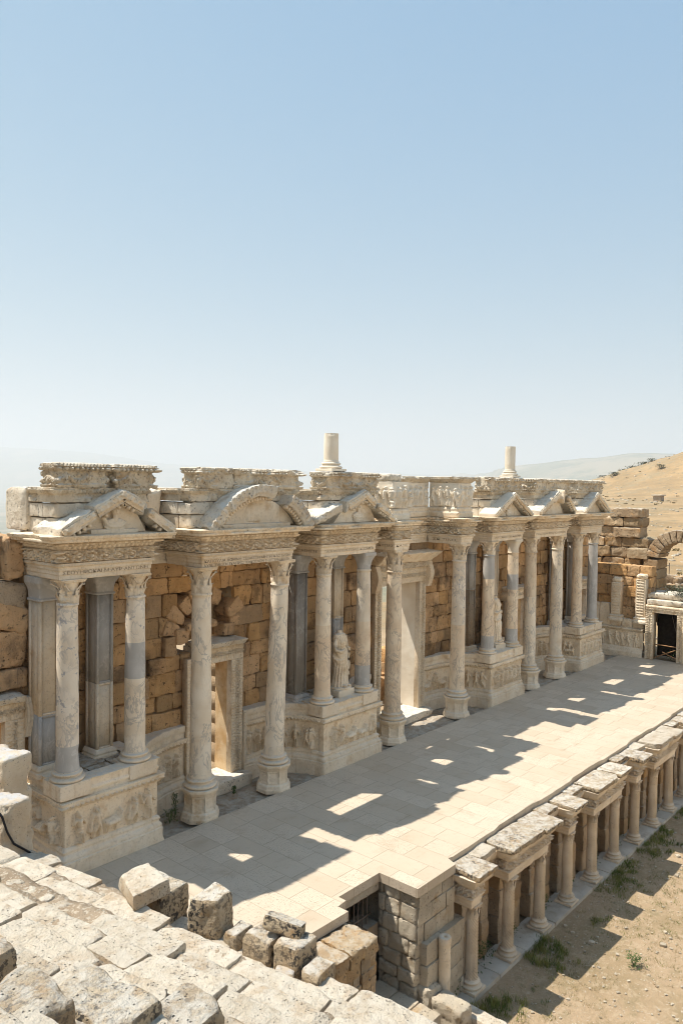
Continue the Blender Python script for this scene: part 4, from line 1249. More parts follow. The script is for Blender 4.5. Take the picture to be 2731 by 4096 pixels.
def bust(t, x, z, y, s, arm=True):
    m = MB()
    ellipsoid(m, (x, y, z+.34*s), (.085*s, .09*s, .115*s), 14, 3, .01)
    ellipsoid(m, (x, y+.03*s, z+.37*s), (.105*s, .08*s, .12*s), 12, 4, .02)
    ellipsoid(m, (x-.02*s, y-.08*s, z+.335*s), (.018*s, .03*s, .03*s), 6)
    tube(m, [(x, y, z+.26*s), (x, y, z+.12*s)], .055*s, 10)
    W = []
    T = np.linspace(0, 1, 26); th = np.linspace(0, 2*pi, 48, endpoint=False)
    TH, TT = np.meshgrid(th, T, indexing='ij')
    rx = np.interp(TT, [0, .3, .7, .86, 1], [.2, .22, .27, .22, .07])*s; ry = np.interp(TT, [0, .5, 1], [.06, .085, .05])*s
    fo = 1+.07*np.cos(24*(TT-.35*np.sin(TH)))
    m.grid(np.stack([x+rx*fo*np.cos(TH), y+.02+ry*fo*np.sin(TH), z-.14*s+TT*.32*s], -1), cu=True)
    if arm: tube(m, [(x-.2*s, y-.02, z+.08*s), (x-.3*s, y-.04, z+.2*s), (x-.26*s, y-.05, z+.33*s)], [.05*s, .045*s, .04*s], 8)
    m.build('portrait_bust', M['marble'], t, smooth=True)
def panel(t, pts, y, seed, nm='tympanum', mat='marble', d=.3):
    m = MB(); n = len(pts)
    f = [(a, y, b) for a, b in pts]; k = [(a, y+d, b) for a, b in pts]
    m.ngon(f); m.ngon(k[::-1])
    for i in range(n): j = (i+1) % n; m.ngon([k[i], k[j], f[j], f[i]])
    m.build(nm, M[mat], t)

PED = 'pediments above the entablatures'
t = thing('pediment', 'nearest broken triangular pediment with a portrait bust in its middle', 'pediment', (9.7, 15.3, 7.38), PED)
rake(t, 8.26, 7.52, 8.98, 7.92, .3, 1, y0=14.8, y1=16.0, amp=.04, chip=2); rake(t, 9.1, 7.97, 9.86, 8.37, .34, 2, y0=14.92, y1=15.75, amp=.035, chip=1.8); rake(t, 9.87, 8.365, 10.42, 8.07, .34, 3, y0=14.92, y1=15.75, amp=.035, chip=1.8); rake(t, 10.56, 7.93, 11.24, 7.46, .3, 4, y1=15.8, amp=.045, chip=2.2)
panel(t, [(8.95, 7.38), (10.6, 7.38), (10.35, 7.8), (9.85, 8.05), (9.05, 7.72)], 15.2, 1); bust(t, 9.74, 7.5, 15.12, 1.1)
m = MB(); block(m, 9.1, 10.3, 15.06, 15.5, 7.36, 7.46, res=.05, rr=.02, amp=.015, seed=6); m.build('sill', M['marble'], t)
t = thing('pediment', 'big rounded pediment broken open right of its crown', 'pediment', (14.1, 15.3, 7.38), PED)
def arcpiece(t, a0, a1, seed, y0=14.84, y1=15.75, th=.3, cx=14.1, cz=6.35, r=2.13):
    n = max(4, int(abs(a1-a0)/3)); m = MB(); mf = MB()
    aa = np.radians(np.linspace(a0, a1, n*5+1))
    pr = []
    for s in np.linspace(0, 1, 9): pr.append((y0+.05*(1-s), r-th*(1-s)))
    for s in np.linspace(0, 1, 16)[1:]: pr.append((y0+(y1-y0)*s, r+.0))
    for s in np.linspace(0, 1, 5)[1:]: pr.append((y1, r-th*s))
    for s in np.linspace(0, 1, 12)[1:-1]: pr.append((y1-(y1-y0-.05)*s, r-th))
    pr = np.array(pr)
    W = np.stack([cx + pr[None, :, 1]*np.cos(aa)[:, None], np.broadcast_to(pr[None, :, 0], (len(aa), len(pr))), cz + pr[None, :, 1]*np.sin(aa)[:, None]], -1)
    # carved band on the face
    u = aa*r
    v = (pr[:9, 1]-(r-th))/th
    hh = np.where((v > .35) & (v < .88), 1, 0)[None, :]*.06*c_leaf(u[:, None]+0*v, np.clip((v-.35)/.53, 0, 1)[None, :], .17)
    W[:, :9, 1] -= hh + np.where(v > .9, .02, 0)[None, :]
    nz = fbm3(W, 5, seed)-.5
    W = W + nz*.07 + (fbm3(W, 14, seed+4)-.5)*.03
    W[..., 2] -= .09*np.clip((fbm(W, 3.3, seed+2)-.56)*5, 0, 1)
    m.grid(W, cv=True, flip=(a1 > a0)); m.ngon(W[0] if a1 > a0 else W[0][::-1]); m.ngon(W[-1][::-1] if a1 > a0 else W[-1])
    o = m.build('curved_cornice', M['top'], t)
    m = MB()
    for a in np.radians(np.arange(min(a0, a1)+2, max(a0, a1)-1, 3.2)):
        c, s = cos(a), sin(a); rd = r-th-.05
        q = np.array([(cx+(rd+dr)*c - da*s, yy, cz+(rd+dr)*s + da*c) for yy in (y0+.1, y0+.26) for dr in (-.05, .045) for da in (-.03, .03)])
        m.add(q, [(0, 1, 3, 2), (4, 6, 7, 5), (0, 4, 5, 1), (1, 5, 7, 3), (3, 7, 6, 2), (2, 6, 4, 0)])
    m.build('dentils', M['carved'], o)
arcpiece(t, 150, 79, 5); arcpiece(t, 61, 29, 6)
panel(t, [(14.1+1.8*cos(radians(a)), 6.35+1.8*sin(radians(a))) for a in range(36, 145, 6)][::1][::-1], 15.25, 2)
m = MB(); block(m, 12.9, 15.3, 15.12, 15.5, 7.36, 7.46, res=.05, rr=.02, amp=.015, seed=7); m.build('sill', M['marble'], t)
m = MB(); face_panel(m, (13.25, 15.245, 7.5), (1, 0, 0), (0, -1, 0), 1.5, .5, lambda u, v: .05*np.clip(1-((u-.75)/.3)**2-((v-.2)/.3)**2, 0, 1)**.5*(.6+.8*fbm(v3(u, v), 9, 4)), depth=.05); m.build('worn_relief', M['marble'], t)
t = thing('pediment', 'broken triangular pediment over the nearer statue, its left half a shapeless lump', 'pediment', (17.9, 15.3, 7.38), PED)
m = MB(); slope(m, 16.2, 7.6, 17.35, 8.0, .28, 14.9, 16.0, 11, rr=.08, amp=.07, chip=1.6); m.build('raking_cornice', M['top'], t)
rake(t, 17.6, 8.02, 18.5, 8.38, .34, 12, y0=15.0, y1=15.8, amp=.04); rake(t, 18.505, 8.37, 18.98, 8.05, .32, 13, y0=14.98, amp=.03); rake(t, 18.99, 7.98, 19.55, 7.72, .26, 14); rake(t, 19.5, 7.75, 20.1, 7.45, .24, 15, y0=15.0)
panel(t, [(17.2, 7.38), (19.2, 7.38), (18.9, 7.85), (18.5, 8.15), (17.65, 7.8)], 15.22, 3); bust(t, 18.3, 7.52, 15.18, .95, False)
t = thing('pediment', 'small complete triangular pediment under the farther standing column stump', 'pediment', (27.7, 15.3, 7.38), PED)
rake(t, 26.1, 7.5, 27.65, 8.34, .25, 16, mat='white', chip=.3, amp=.008); rake(t, 27.655, 8.34, 29.15, 7.5, .25, 17)
panel(t, [(26.5, 7.38), (28.8, 7.38), (27.65, 8.08)], 15.2, 4); bust(t, 27.65, 7.5, 15.16, .8)
t = thing('pediment', 'badly broken pediment with tilted blocks, third from the right end wall', 'pediment', (31.5, 15.3, 7.38), PED)
rake(t, 29.75, 7.55, 30.9, 8.15, .32, 18, amp=.035, chip=1.6); rake(t, 30.95, 8.1, 31.6, 8.4, .3, 19, amp=.03); rake(t, 32.6, 8.2, 33.3, 7.6, .28, 20, amp=.03)
panel(t, [(30.4, 7.38), (32.7, 7.38), (32.3, 7.95), (31.5, 8.2), (30.9, 7.85)], 15.25, 5)
m = MB(); block(m, 31.65, 32.3, 14.9, 15.6, 7.95, 8.4, rotz=.35, tilt=(.1, .35), res=.05, rr=.03, amp=.02, seed=8); m.build('tilted_block', M['marble'], t)
t = thing('pediment', 'complete triangular pediment nearest the ruined pier at the right end', 'pediment', (35.7, 15.3, 7.38), PED)
rake(t, 34.2, 7.5, 35.72, 8.36, .27, 21, mat='top', chip=.6); rake(t, 35.725, 8.36, 37.25, 7.5, .27, 22)
panel(t, [(34.6, 7.38), (36.9, 7.38), (35.72, 8.08)], 15.2, 6)

# ---------------------------------------------------------------- attic plinths and garland blocks
def attic(label, x0, x1, seed, back=17.3, pieces=2, mat='top'):
    t = thing('attic_plinth', label, 'plinth blocks', ((x0+x1)/2, 16.2, 7.38), 'plinths behind the pediments')
    R = random.Random(seed); m = MB()
    def course(z0, z1, ins):
        xs = np.linspace(x0+ins, x1-ins, pieces+1)
        for a, b in zip(xs[:-1], xs[1:]):
            block(m, a+.004, b-.004, 15.34+ins, 15.9, z0+.004, z1-.004, res=.05, rr=.03, amp=.022, seed=R.randrange(999), chip=1.6)
        for sx, xx in ((0, x0+ins), (1, x1-ins)):
            for ya, yb in ((15.905, 16.6), (16.605, back)):
                block(m, xx if not sx else xx-.45, xx+.45 if not sx else xx, ya, yb, z0+.004, z1-.02, res=.06, rr=.025, amp=.012, seed=R.randrange(999), chip=1.3)
    course(7.36, 7.72, .06); course(7.72, 8.04, .02)
    m.build('blocks', M[mat], t)
    m = MB()
    sweep(m, [(x0, back), (x0, 15.34), (x1, 15.34), (x1, back)], prof([(-.4, 8.05), (.0, 8.05), (.0, 8.21), (.02, 8.235), (.07, 8.32), (.08, 8.37), (-.4, 8.375)], .015),
          lambda u, z: np.where((z > 8.235) & (z < 8.325), .045*c_egg(u, .1), 0), du=.015, cv=True, chip=.12, seed=seed, rough=.008)
    m.build('moulding', M['garl'], t)
attic('plinth blocks behind the nearest broken triangular pediment', 8.42, 10.8, 61, back=16.5)
mb = MB(); block(mb, 8.34, 8.78, 16.52, 17.4, 7.4, 8.36, res=.045, rr=.03, amp=.02, chip=2, seed=444)
tag(mb.build('attic_block', M['top']), 'tall pale block projecting at the top left, behind the nearest plinth blocks', 'stone block')
attic('plinth blocks behind the big rounded pediment', 12.0, 15.7, 62)
attic('plinth blocks behind the pediment of the nearer statue', 16.75, 19.35, 63)
attic('clean white plinth blocks behind the small complete pediment of the farther statue', 26.5, 28.85, 64, mat='white')
attic('plinth blocks behind the badly broken farther pediment', 30.1, 33.3, 65)
attic('plinth blocks behind the pediment nearest the ruined pier', 34.4, 37.1, 66)
for k, (a, b, nm) in enumerate([(10.9, 12.0, 'between the nearest pediment and the rounded pediment'), (15.8, 16.75, 'between the rounded pediment and the nearer statue'), (28.95, 30.0, 'between the farther statue and the broken farther pediment'), (33.4, 34.3, 'left of the pediment nearest the ruined pier')]):
    mb = MB(); hexa(mb, [(a, 16.5, 7.38), (b, 16.5, 7.38), (b, 17.3, 7.38), (a, 17.3, 7.38), (a, 16.35, 8.3), (b, 16.35, 8.3), (b, 17.3, 8.42), (a, 17.3, 8.42)], res=.05, rr=.05, amp=.03, chip=1.4, seed=70+k)
    tag(mb.build('attic_block', M['marble']), 'rough set-back plinth block ' + nm, 'stone block')

def garland(label, x0, x1, seed, y=15.28, dep=.66, z0=8.37, z1=8.9, side=True, chip=.1, tilt=0):
    m = MB(); H = z1-z0
    pr = prof([(0.0, z0), (.012, z0+.02), (.02, z0+.07), (-.012, z0+.1), (-.012, z0+.34*1.05), (.02, z0+.37), (.055, z0+.44), (.06, z1-.01), (.04, z1), (-.12, z1+.004)], .011)
    def d(u, z):
        v = np.clip((z-z0)/H, 0, 1)
        return np.where(pr[None, :, 0] > -.1, c_garland(u+seed*.37, v, H, seed), 0)*.85
    path = [(x0, y+dep), (x0, y), (x1, y), (x1, y+dep)]
    sweep(m, path, pr, d, du=.011, chip=chip, seed=seed, rough=.012)
    block(m, x0+.005, x1-.005, y+.01, y+dep-.02, z0, z1+.012, res=.045, rr=.035, amp=.016, seed=seed, chip=1.2)
    o = m.build('garland_block', M['garl'])
    return tag(o, label, 'frieze block', 'carved garland frieze blocks along the top')
garland('left garland block over the nearest pediment, carved on its front and left end', 8.46, 9.6, 81)
garland('right garland block over the nearest pediment, right of a plain gap', 9.86, 10.86, 82)
mb = MB(); block(mb, 9.62, 9.85, 15.5, 15.95, 8.375, 8.86, res=.05, rr=.012, amp=.006, seed=3)
tag(mb.build('plain_block', M['marble']), 'plain smooth block filling the gap between the two nearest garland blocks', 'stone block')
garland('left garland block over the rounded pediment, with cupids on its left end', 12.22, 13.36, 83)
garland('middle broken garland block over the rounded pediment', 13.38, 14.42, 84, chip=.25)
garland('right garland block over the rounded pediment, in two patched pieces', 14.44, 15.76, 85, chip=.16)
garland('long garland block carrying the nearer standing column stump', 16.98, 19.3, 86)
garland('garland block carrying the farther standing column stump', 27.2, 28.82, 87)
garland('rough broken garland block left of the farther column stump', 26.35, 27.18, 88, chip=.3)
garland('left garland block over the badly broken farther pediment', 30.05, 31.1, 89, chip=.14)
garland('middle garland block over the badly broken farther pediment', 31.12, 32.1, 90, chip=.3)
garland('right garland block over the badly broken farther pediment', 32.12, 33.45, 91)
garland('left garland block over the pediment nearest the ruined pier', 34.3, 35.6, 92)
garland('right garland block over the pediment nearest the ruined pier', 35.62, 37.1, 93)

def stump(label, x, y, z0, z1, r, seed):
    t = thing('column_stump', label, 'column stump', (x, y, z0), 'broken column stumps standing on top')
    m = MB(); block(m, x-r*1.5, x+r*1.5, y-r*1.5, y+r*1.5, z0, z0+.08, res=.05, rr=.01, amp=.005, seed=seed)
    m2 = MB(); attic_base(m2, z0+.08, z0+.28, r); m2.xform(Matrix.Translation((x, y, 0)))
    m.V += m2.V; m.tones += m2.tones; m.Q += [q+m.n for q in m2.Q]; m.poly += [[i+m.n for i in p] for p in m2.poly]; m.n += m2.n
    m.build('base', M['white'], t)
    m = MB()
    w = [(r*1.06, z0+.28), (r*1.05, z0+.31)] + [(r*(1-.03*s), z0+.32+(z1-z0-.32)*s) for s in np.linspace(0, 1, 24)]
    lathe(m, np.array(w), 44, x, y, fn=lambda th, z: .012*(fbm(v3(np.cos(th)*.5, np.sin(th)*.5, z), 5, seed)-.5) - np.where(z > z1-.06, .05*np.clip((fbm(v3(np.cos(th), np.sin(th), z*0), 2.2, seed+3)-.5)*3, 0, 1), 0))
    m.build('shaft', M['white'], t, smooth=True)
stump('taller pale column stump standing on the long garland block near the middle', 17.5, 15.62, 8.92, 10.06, .225, 1)
stump('pale column stump standing farther right on top of the stage front', 28.5, 15.62, 8.92, 10.18, .21, 2)

# figured frieze blocks over the centre
def figblock(label, path, seed, corn=True):
    x = sum(p[0] for p in path)/len(path); y = sum(p[1] for p in path)/len(path)
    t = thing('figured_frieze', label, 'frieze block', (x, y, 7.38), 'white figured frieze blocks above the great central doorway')
    L = sum(math.dist(a, b) for a, b in zip(path[:-1], path[1:]))
    m = MB(); sweep(m, path, prof([(-.3, 7.38), (.06, 7.38), (.07, 7.55), (.03, 7.6), (.05, 7.7), (.0, 7.76), (-.3, 7.77)], .03), du=.04, chip=.06, seed=seed); m.build('base_course', M['marble'], t)
    m = MB(); sp = figures(L, .84, seed, (.24, .33), ('robe', 'robe', 'nude'))
    sweep(m, path, prof([(-.3, 7.765), (0, 7.765), (0, 8.64), (-.3, 8.64)], .014), lambda u, z: c_figures(sp, 7.77, .86, .15, seed)(u, z)*(np.abs(z-8.2) < .437), du=.014, cv=True, seed=seed, chip=.05, rough=.01)
    m.build('figure_relief', M['white'], t)
    if corn:
        m = MB()
        sweep(m, path, prof([(-.3, 8.645), (.0, 8.645), (.05, 8.7), (.13, 8.8), (.14, 8.86), (-.3, 8.88)], .02), lambda u, z: np.where((z > 8.69) & (z < 8.81), .03*c_leaf(u, .4, .1), 0), du=.02, cv=True, seed=seed+1, chip=.2, rough=.015)
        m.build('top_moulding', M['garl'], t)
figblock('figured frieze block above the column left of the great central doorway', [(20.2, 16.75), (20.2, 15.3), (21.02, 15.3), (21.02, 16.4)], 101, False)
figblock('figured frieze panel set back over the great central doorway, with standing men in relief', [(21.05, 16.6), (24.1, 16.6)], 102)
figblock('figured frieze block above the column right of the great central doorway', [(24.12, 16.55), (24.12, 15.3), (25.0, 15.3), (25.0, 16.7)], 103)
for k, (a, b, c, d_, h, nm) in enumerate([(20.2, 20.95, 15.5, 16.2, .27, 'rounded pale block lying on the figured frieze left of the central doorway')]):
    mb = MB(); block(mb, a, b, c, d_, 8.64, 8.64+h, res=.04, rr=.07, amp=.03, chip=1.5, seed=500); tag(mb.build('loose_block', M['top']), nm, 'stone block')
# ceiling slabs inside the columned bays
for k, (a, b, nm) in enumerate([(8.85, 9.38, 'left'), (9.78, 10.3, 'right')]):
    mb = MB(); block(mb, a, b, 15.5, 16.5, 7.02, 7.36, res=.08, rr=.02, amp=.01, seed=k)
    tag(mb.build('ceiling_slab', M['marble']), nm + ' ceiling slab bridging the nearest columned bay from column to wall', 'stone slab')
for k, (a, b, nm) in enumerate([(17.04, 17.6, 'left'), (18.15, 18.7, 'right')]):
    mb = MB(); block(mb, a, b, 15.5, 16.5, 7.02, 7.36, res=.08, rr=.02, amp=.01, seed=k+5)
    tag(mb.build('ceiling_slab', M['marble']), nm + ' ceiling slab bridging the bay of the nearer statue', 'stone slab')

# ================================================================== RIGHT END WALL
XR = 39.4
t = thing('end_wall_podium', 'sculpted podium along the right end wall of the stage, beside the timber-braced doorway', 'podium', (XR+.4, 15, 0))
pth = [(XR, 16.85), (XR, 13.9)]
m = MB(); sweep(m, pth, prof([(.14, -.1), (.14, .2), (.1, .26), (.05, .38), (0, .45)], .03), du=.05, seed=1); m.build('base_moulding', M['marble'], t)
sp = figures(2.9, .8, 131)
m = MB(); sweep(m, pth, prof([(0, .45), (0, 1.25)], .016), c_figures(sp, .45, .8, .1, 2), du=.016); m.build('figure_relief', M['carved'], t)
m = MB(); sweep(m, pth, prof([(0, 1.25), (.05, 1.27), (.13, 1.36), (.13, 1.42), (-.6, 1.43)], .03), du=.03, chip=.06, seed=3); m.build('cornice', M['carved'], t)
m = MB(); R = random.Random(5)
for k in range(5): block(m, XR+.15, XR+.8, 13.95+.58*k, 14.52+.58*k, 1.4, 1.75+R.uniform(0, .12)+(.7 if k > 2 else 0), res=.06, rr=.03, amp=.02, seed=k)
m.build('upper_course', M['marble'], t)
def stubpil(label, y, z1, seed):
    t = thing('pilaster_stub', label, 'pilaster', (XR+.2, y, 1.75), 'broken pilaster stubs on the right end wall')
    m = MB(); sq = [(XR+.4, y+.25), (XR, y+.25), (XR, y-.25), (XR+.4, y-.25)]
    sweep(m, sq, prof([(.12, 1.72), (.12, 1.82), (.05, 1.92), (.08, 1.97), (0, 2.05)], .03), du=.05, chip=.03, seed=seed); m.build('base', M['marble'], t)
    m = MB(); face_panel(m, (XR-.002, y+.24, 2.05), (0, -1, 0), (-1, 0, 0), .48, z1-2.05, lambda u, v: .04*c_leaf(v, np.abs(u-.24)/.24, .14)*(np.abs(u-.24) < .17), depth=.5)
    block(m, XR, XR+.45, y-.24, y+.24, z1, z1+.25, res=.05, rr=.1, amp=.05, seed=seed, chip=1.5)
    m.build('shaft', M['carved'], t)
stubpil('broken pilaster stub on the right end wall, left of the two', 15.35, 3.7, 1)
stubpil('broken pilaster stub on the right end wall, nearest the timber-braced doorway', 14.1, 3.95, 2)
mb = MB(); R = random.Random(9)
z = 1.45
while z < 4.3:
    h = R.uniform(.38, .55); y = 13.72
    while y < 16.6:
        L = R.uniform(.55, 1.1)
        if R.random() < .93: block(mb, 39.75+R.uniform(-.06, .1), 40.6, y, min(y+L, 16.9)-.01, z, z+h-.01, res=.06, rr=.025, amp=.035, chip=2, cuts=3, seed=R.randrange(999))
        y += L
    z += h
tag(mb.build('backing_wall', M['ochre']), 'brown block wall directly behind the two broken pilaster stubs', 'wall')
mb = MB(); R = random.Random(19); z = -.2
while z < 7.35:
    h = R.uniform(.4, .6)
    if z > 7: h = 7.5-z
    y1 = 17.4 if z > 6.2 else 17.6
    y0 = 14.62 - (.35 if 4.6 < z < 5.7 else 0) + R.uniform(-.06, .08)
    if z > 6.6: y1 = 16.35
    y = y0
    while y < y1-.05:
        L = R.uniform(.7, 1.5)
        if y1-y-L < .35: L = y1-y
        block(mb, 40.75+R.uniform(-.12, .12), 41.9, y+.01, y+L-.01, z+.012, z+h-.012, res=.06, rr=.03, amp=.05, chip=2.4, nf=5, cuts=4, seed=R.randrange(999))
        y += L
    z += h
tag(mb.build('ruined_pier', M['pier']), 'tall ruined pier of rough brown blocks behind the right end of the stage front', 'wall')
# arch springing from the pier
mb = MB(); cy, cz, n = 12.72, 4.85, 13
for k in range(n):
    a0, a1 = radians(8+k*13.0), radians(8+(k+1)*13.0-.8)
    r0, r1 = .98, 1.62
    c = []
    for (xx) in (40.7, ):
        pass
    f = lambda r, a, xx: (xx, cy+r*cos(a), cz+r*sin(a))
    hexa(mb, [f(r0, a1, 40.65), f(r0, a1, 42.2), f(r0, a0, 42.2), f(r0, a0, 40.65), f(r1, a1, 40.65), f(r1, a1, 42.2), f(r1, a0, 42.2), f(r1, a0, 40.65)], res=.06, rr=.03, amp=.03, chip=2, cuts=4, seed=600+k)
for k in range(5): block(mb, 40.7, 42.2, 13.72, 14.55, 2.4+.5*k, 2.89+.5*k, res=.07, rr=.05, amp=.03, seed=620+k)
tag(mb.build('stone_arch', M['pier']), 'pale stone arch springing from the ruined pier at the right edge', 'arch')
mb = MB(); R = random.Random(4)
for k in range(60):
    u, v = R.random(), R.random()
    xx, yy = 41.5+u*2.5, 11.2+v*2.7; zz = 2.6+1.2*u+R.uniform(-.2, .2)
    block(mb, xx, xx+R.uniform(.3, .7), yy, yy+R.uniform(.3, .7), zz-1.4, zz, rotz=R.uniform(0, 3), res=.09, rr=.07, amp=.06, seed=k)
tag(mb.build('rubble_vault', M['greywall']), 'dark rubble vault seen under the pale stone arch', 'wall')
t = thing('end_doorway', 'carved doorway in the right end wall, braced inside with crossed timber', 'doorway', (XR, 12.8, 0))
for a in (13.38, 11.86):
    m = MB(); face_panel(m, (XR-.1, a+.4, 0), (0, -1, 0), (-1, 0, 0), .4, 2.36, jamb_fn(.4), depth=.4); m.build('jamb', M['carved'], t)
m = MB(); face_panel(m, (XR-.11, 13.78, 2.365), (0, -1, 0), (-1, 0, 0), 2.3, .36, lambda u, v: jamb_fn(.36)(v, u), depth=.5); m.build('lintel', M['carved'], t)
m = MB(); m.box(40.6, 40.7, 11.5, 13.6, 0, 2.6); m.build('painted_dark_back', M['void'], t)  # dark-painted sheet stands in for the unlit depth of the doorway
m = MB()
for p, q in [((39.55, 13.36, .75), (39.55, 12.27, .72)), ((39.56, 13.36, .08), (39.56, 12.27, .62)), ((39.57, 13.0, .4), (39.57, 12.27, .1))]: tube(m, [p, tuple((np.array(p)+np.array(q))/2), q], .03, 6)
m.build('timber_brace', M['wood'], t)
m = MB(); tube(m, [(39.9, 12.75, 2.5), (40, 12.55, 1.6), (40.1, 12.35, .9)], .02, 6); m.build('prop', M['iron'], t)
for k, (a, b, c, d_, nm) in enumerate([(12.0, 13.75, 2.74, 3.0, 'lower pale ledge slab over the timber-braced doorway'), (12.3, 13.85, 3.02, 3.3, 'upper pale ledge slab over the timber-braced doorway')]):
    mb = MB(); block(mb, 39.35+.35*k, 41.2, a-.6, b, c, d_, res=.07, rr=.05, amp=.03, chip=1.3, seed=700+k)
    tag(mb.build('ledge_slab', M['top']), nm, 'stone slab')
mb = MB(); mb.box(39.7, 40.55, 10, 11.8, -.2, 2.7); masonry(mb, 'y', 8, 11.8, -.2, 2.7, 39.42, .3, .45, .5, 1.0, 22, .02, .03)
tag(mb.build('end_wall', M['marble']), 'marble-faced end wall right of the timber-braced doorway, cut by the picture edge', 'wall')

# ================================================================== PROSCENIUM (low front of the stage)
PX = [15.18+1.675*i for i in range(15)]
PG = 'twisted columns of the low stage front'
def pcol(label, x, y=9.03):
    t = thing('twisted_column', label, 'column', (x, y, -3.0), PG)
    m = MB(); r = .147
    block(m, x-.25, x+.25, y-.25, y+.25, -3.0, -2.93, res=.05, rr=.012, amp=.006, seed=3)
    m.build('plinth', M['twist'], t)
    m = MB(); attic_base(m, -2.93, -2.74, r); m.xform(Matrix.Translation((x, y, 0))); m.build('base', M['twist'], t, smooth=True)
    m = MB()
    pr = [(r*(1-.13*s), -2.74+1.42*s) for s in np.linspace(0, 1, 130)] + [(r*.93, -1.315), (r*.98, -1.3), (r*.93, -1.28)]
    def f(th, z):
        w = np.abs(np.cos(6*(th + 7.0*z)))
        return np.where((z < -1.33) & (z > -2.73), .012-.034*w**1.5, 0) - .02*np.clip((fbm(v3(np.cos(th)*.3+x, np.sin(th)*.3, z), 4, 9)-.6)*6, 0, 1)
    lathe(m, np.array(pr), 112, x, y, fn=f); m.build('shaft', M['twist'], t, smooth=True)
    m = corinthian(-1.285, -1.0, r*.86, 31, .7); m.xform(Matrix.Translation((x, y, 0))); m.build('capital', M['twist'], t)
    return t
ordn = ['first', 'second', 'third', 'fourth', 'fifth', 'sixth', 'seventh', 'eighth', 'ninth', 'tenth', 'eleventh', 'twelfth', 'thirteenth', 'fourteenth', 'fifteenth']
c0 = pcol('spirally fluted column standing alone at the near end of the low stage front', PX[0])
for i in range(1, 15):
    copy_tree(c0, (PX[i], 9.03, -3.0), 'spirally fluted column of the low stage front, %s counted from the near end' % ordn[i], PG, rotz=(i % 4)*pi/2)
GR = [(0, 0), (1, 2), (3, 3), (4, 5), (6, 6), (7, 8), (9, 9), (10, 11), (12, 12), (13, 14)]
def pentab(label, path, seed, front=True):
    t = thing('low_entablature', label, 'entablature', (sum(p[0] for p in path)/len(path), 9.1, -1.0), 'carved blocks over the twisted columns')
    m = MB(); pr = prof([(-.2, -1.0), (0, -1.0), (0, -.91), (.012, -.905), (.012, -.82), (.05, -.77), (.05, -.745), (-.2, -.742)], .02)
    sweep(m, path, pr, lambda u, z: np.where((z > -.81) & (z < -.76), .02*c_leaf(u, .3, .05), 0), du=.02, cv=True, seed=seed, chip=.02); m.build('architrave', M['twist'], t)
    m = MB(); pr = prof([(-.2, -.74), (.0, -.74), (.01, -.6), (.03, -.52), (.06, -.5), (.12, -.42), (.15, -.4), (.2, -.245), (-.2, -.242)], .018)
    sweep(m, path, pr, lambda u, z: np.where((z > -.735) & (z < -.525), c_scroll(u, np.clip((z+.735)/.21, 0, 1), .21, seed, .05), 0) + np.where((z > -.5) & (z < -.41), .03*c_egg(u, .07), 0), du=.016, cv=True, seed=seed+1, chip=.14, rough=.008)
    m.build('frieze_and_cornice', M['twist'], t)
    return t
def slabs(label, pieces, seed, mat='limedark'):
    mb = MB(); R = random.Random(seed)
    for x0, x1, y0, y1 in pieces:
        block(mb, x0+R.uniform(-.04, .06), x1-R.uniform(-.04, .06), y0+R.uniform(-.05, .09), y1, -.238, -.1+R.uniform(-.035, .025), rotz=R.uniform(-.03, .03), tilt=(R.uniform(-.015, .015), R.uniform(-.012, .012)), res=.035, rr=.02, amp=.02, chip=2.6, seed=R.randrange(999), nf=6, cuts=5)
    tag(mb.build('top_slab', M[mat]), label, 'stone slab', 'weathered slabs along the stage front edge')
for k, (a, b) in enumerate(GR):
    xa, xb = PX[a]-.27, PX[b]+.17
    nm = ('single-column block' if a == b else 'two-column block') + ' of the low stage front, %s counted from the near end' % ordn[k]
    pentab('carved ' + nm, [(xa, 9.6), (xa, 8.9), (xb, 8.9), (xb, 9.6)], 200+k)
    slabs('weathered top slab on the %s' % nm, [(xa-.2, xb+.2, 8.62, 9.45)] if a == b else [(xa-.2, (xa+xb)/2+.3, 8.65, 9.45), ((xa+xb)/2+.305, xb+.2, 8.61, 9.45)], 220+k, 'lime' if k in (5,) else 'limedark')
    if k+1 < len(GR):
        xn = PX[GR[k+1][0]]-.27
        pentab('carved recessed block of the low stage front, %s counted from the near end' % ordn[k], [(xb, 9.3), (xn, 9.3)], 240+k)
        slabs('weathered slab bridging the recess %s from the near end' % ordn[k], [(xb+.22, xn-.22, 9.1, 9.6)] if k % 3 else [(xb+.22, xn-.22, 9.05, 9.62)], 260+k, 'lime' if k in (0, 4) else 'limedark')
mb = MB(); R = random.Random(40)
xx = 14.62
while xx < 39.4:
    L = R.uniform(1.1, 1.9)
    block(mb, xx+.006, xx+L-.006, 8.78, 9.5, -3.3, -3.0+R.uniform(-.012, .0), res=.08, rr=.02, amp=.01, seed=R.randrange(999)); xx += L
tag(mb.build('stylobate', M['slab']), 'pale marble step on which all the twisted columns stand', 'stone step')
mb = MB()
masonry(mb, 'x', 15.0, 39.5, -3.1, -.35, 9.74, .4, .42, .5, 1.0, 50, .03, .03)
for i, x in enumerate(PX):
    R = random.Random(i)
    for s in (-1, 1):
        xc = x + s*.42
        z = -3.05
        while z < -.8:
            h = min(R.uniform(.45, .8), -.76-z)
            block(mb, xc-.17, xc+.17, 9.42+R.uniform(-.02, .03), 9.9, z, z+h-.01, res=.06, rr=.03, amp=.025, seed=R.randrange(999)); z += h+.001
mb.box(15.1, 39.5, 10.0, 14.9, -3.1, -.25)
tag(mb.build('low_stage_wall', M['greywall']), 'brown block wall with piers behind all the twisted columns of the low stage front', 'wall')
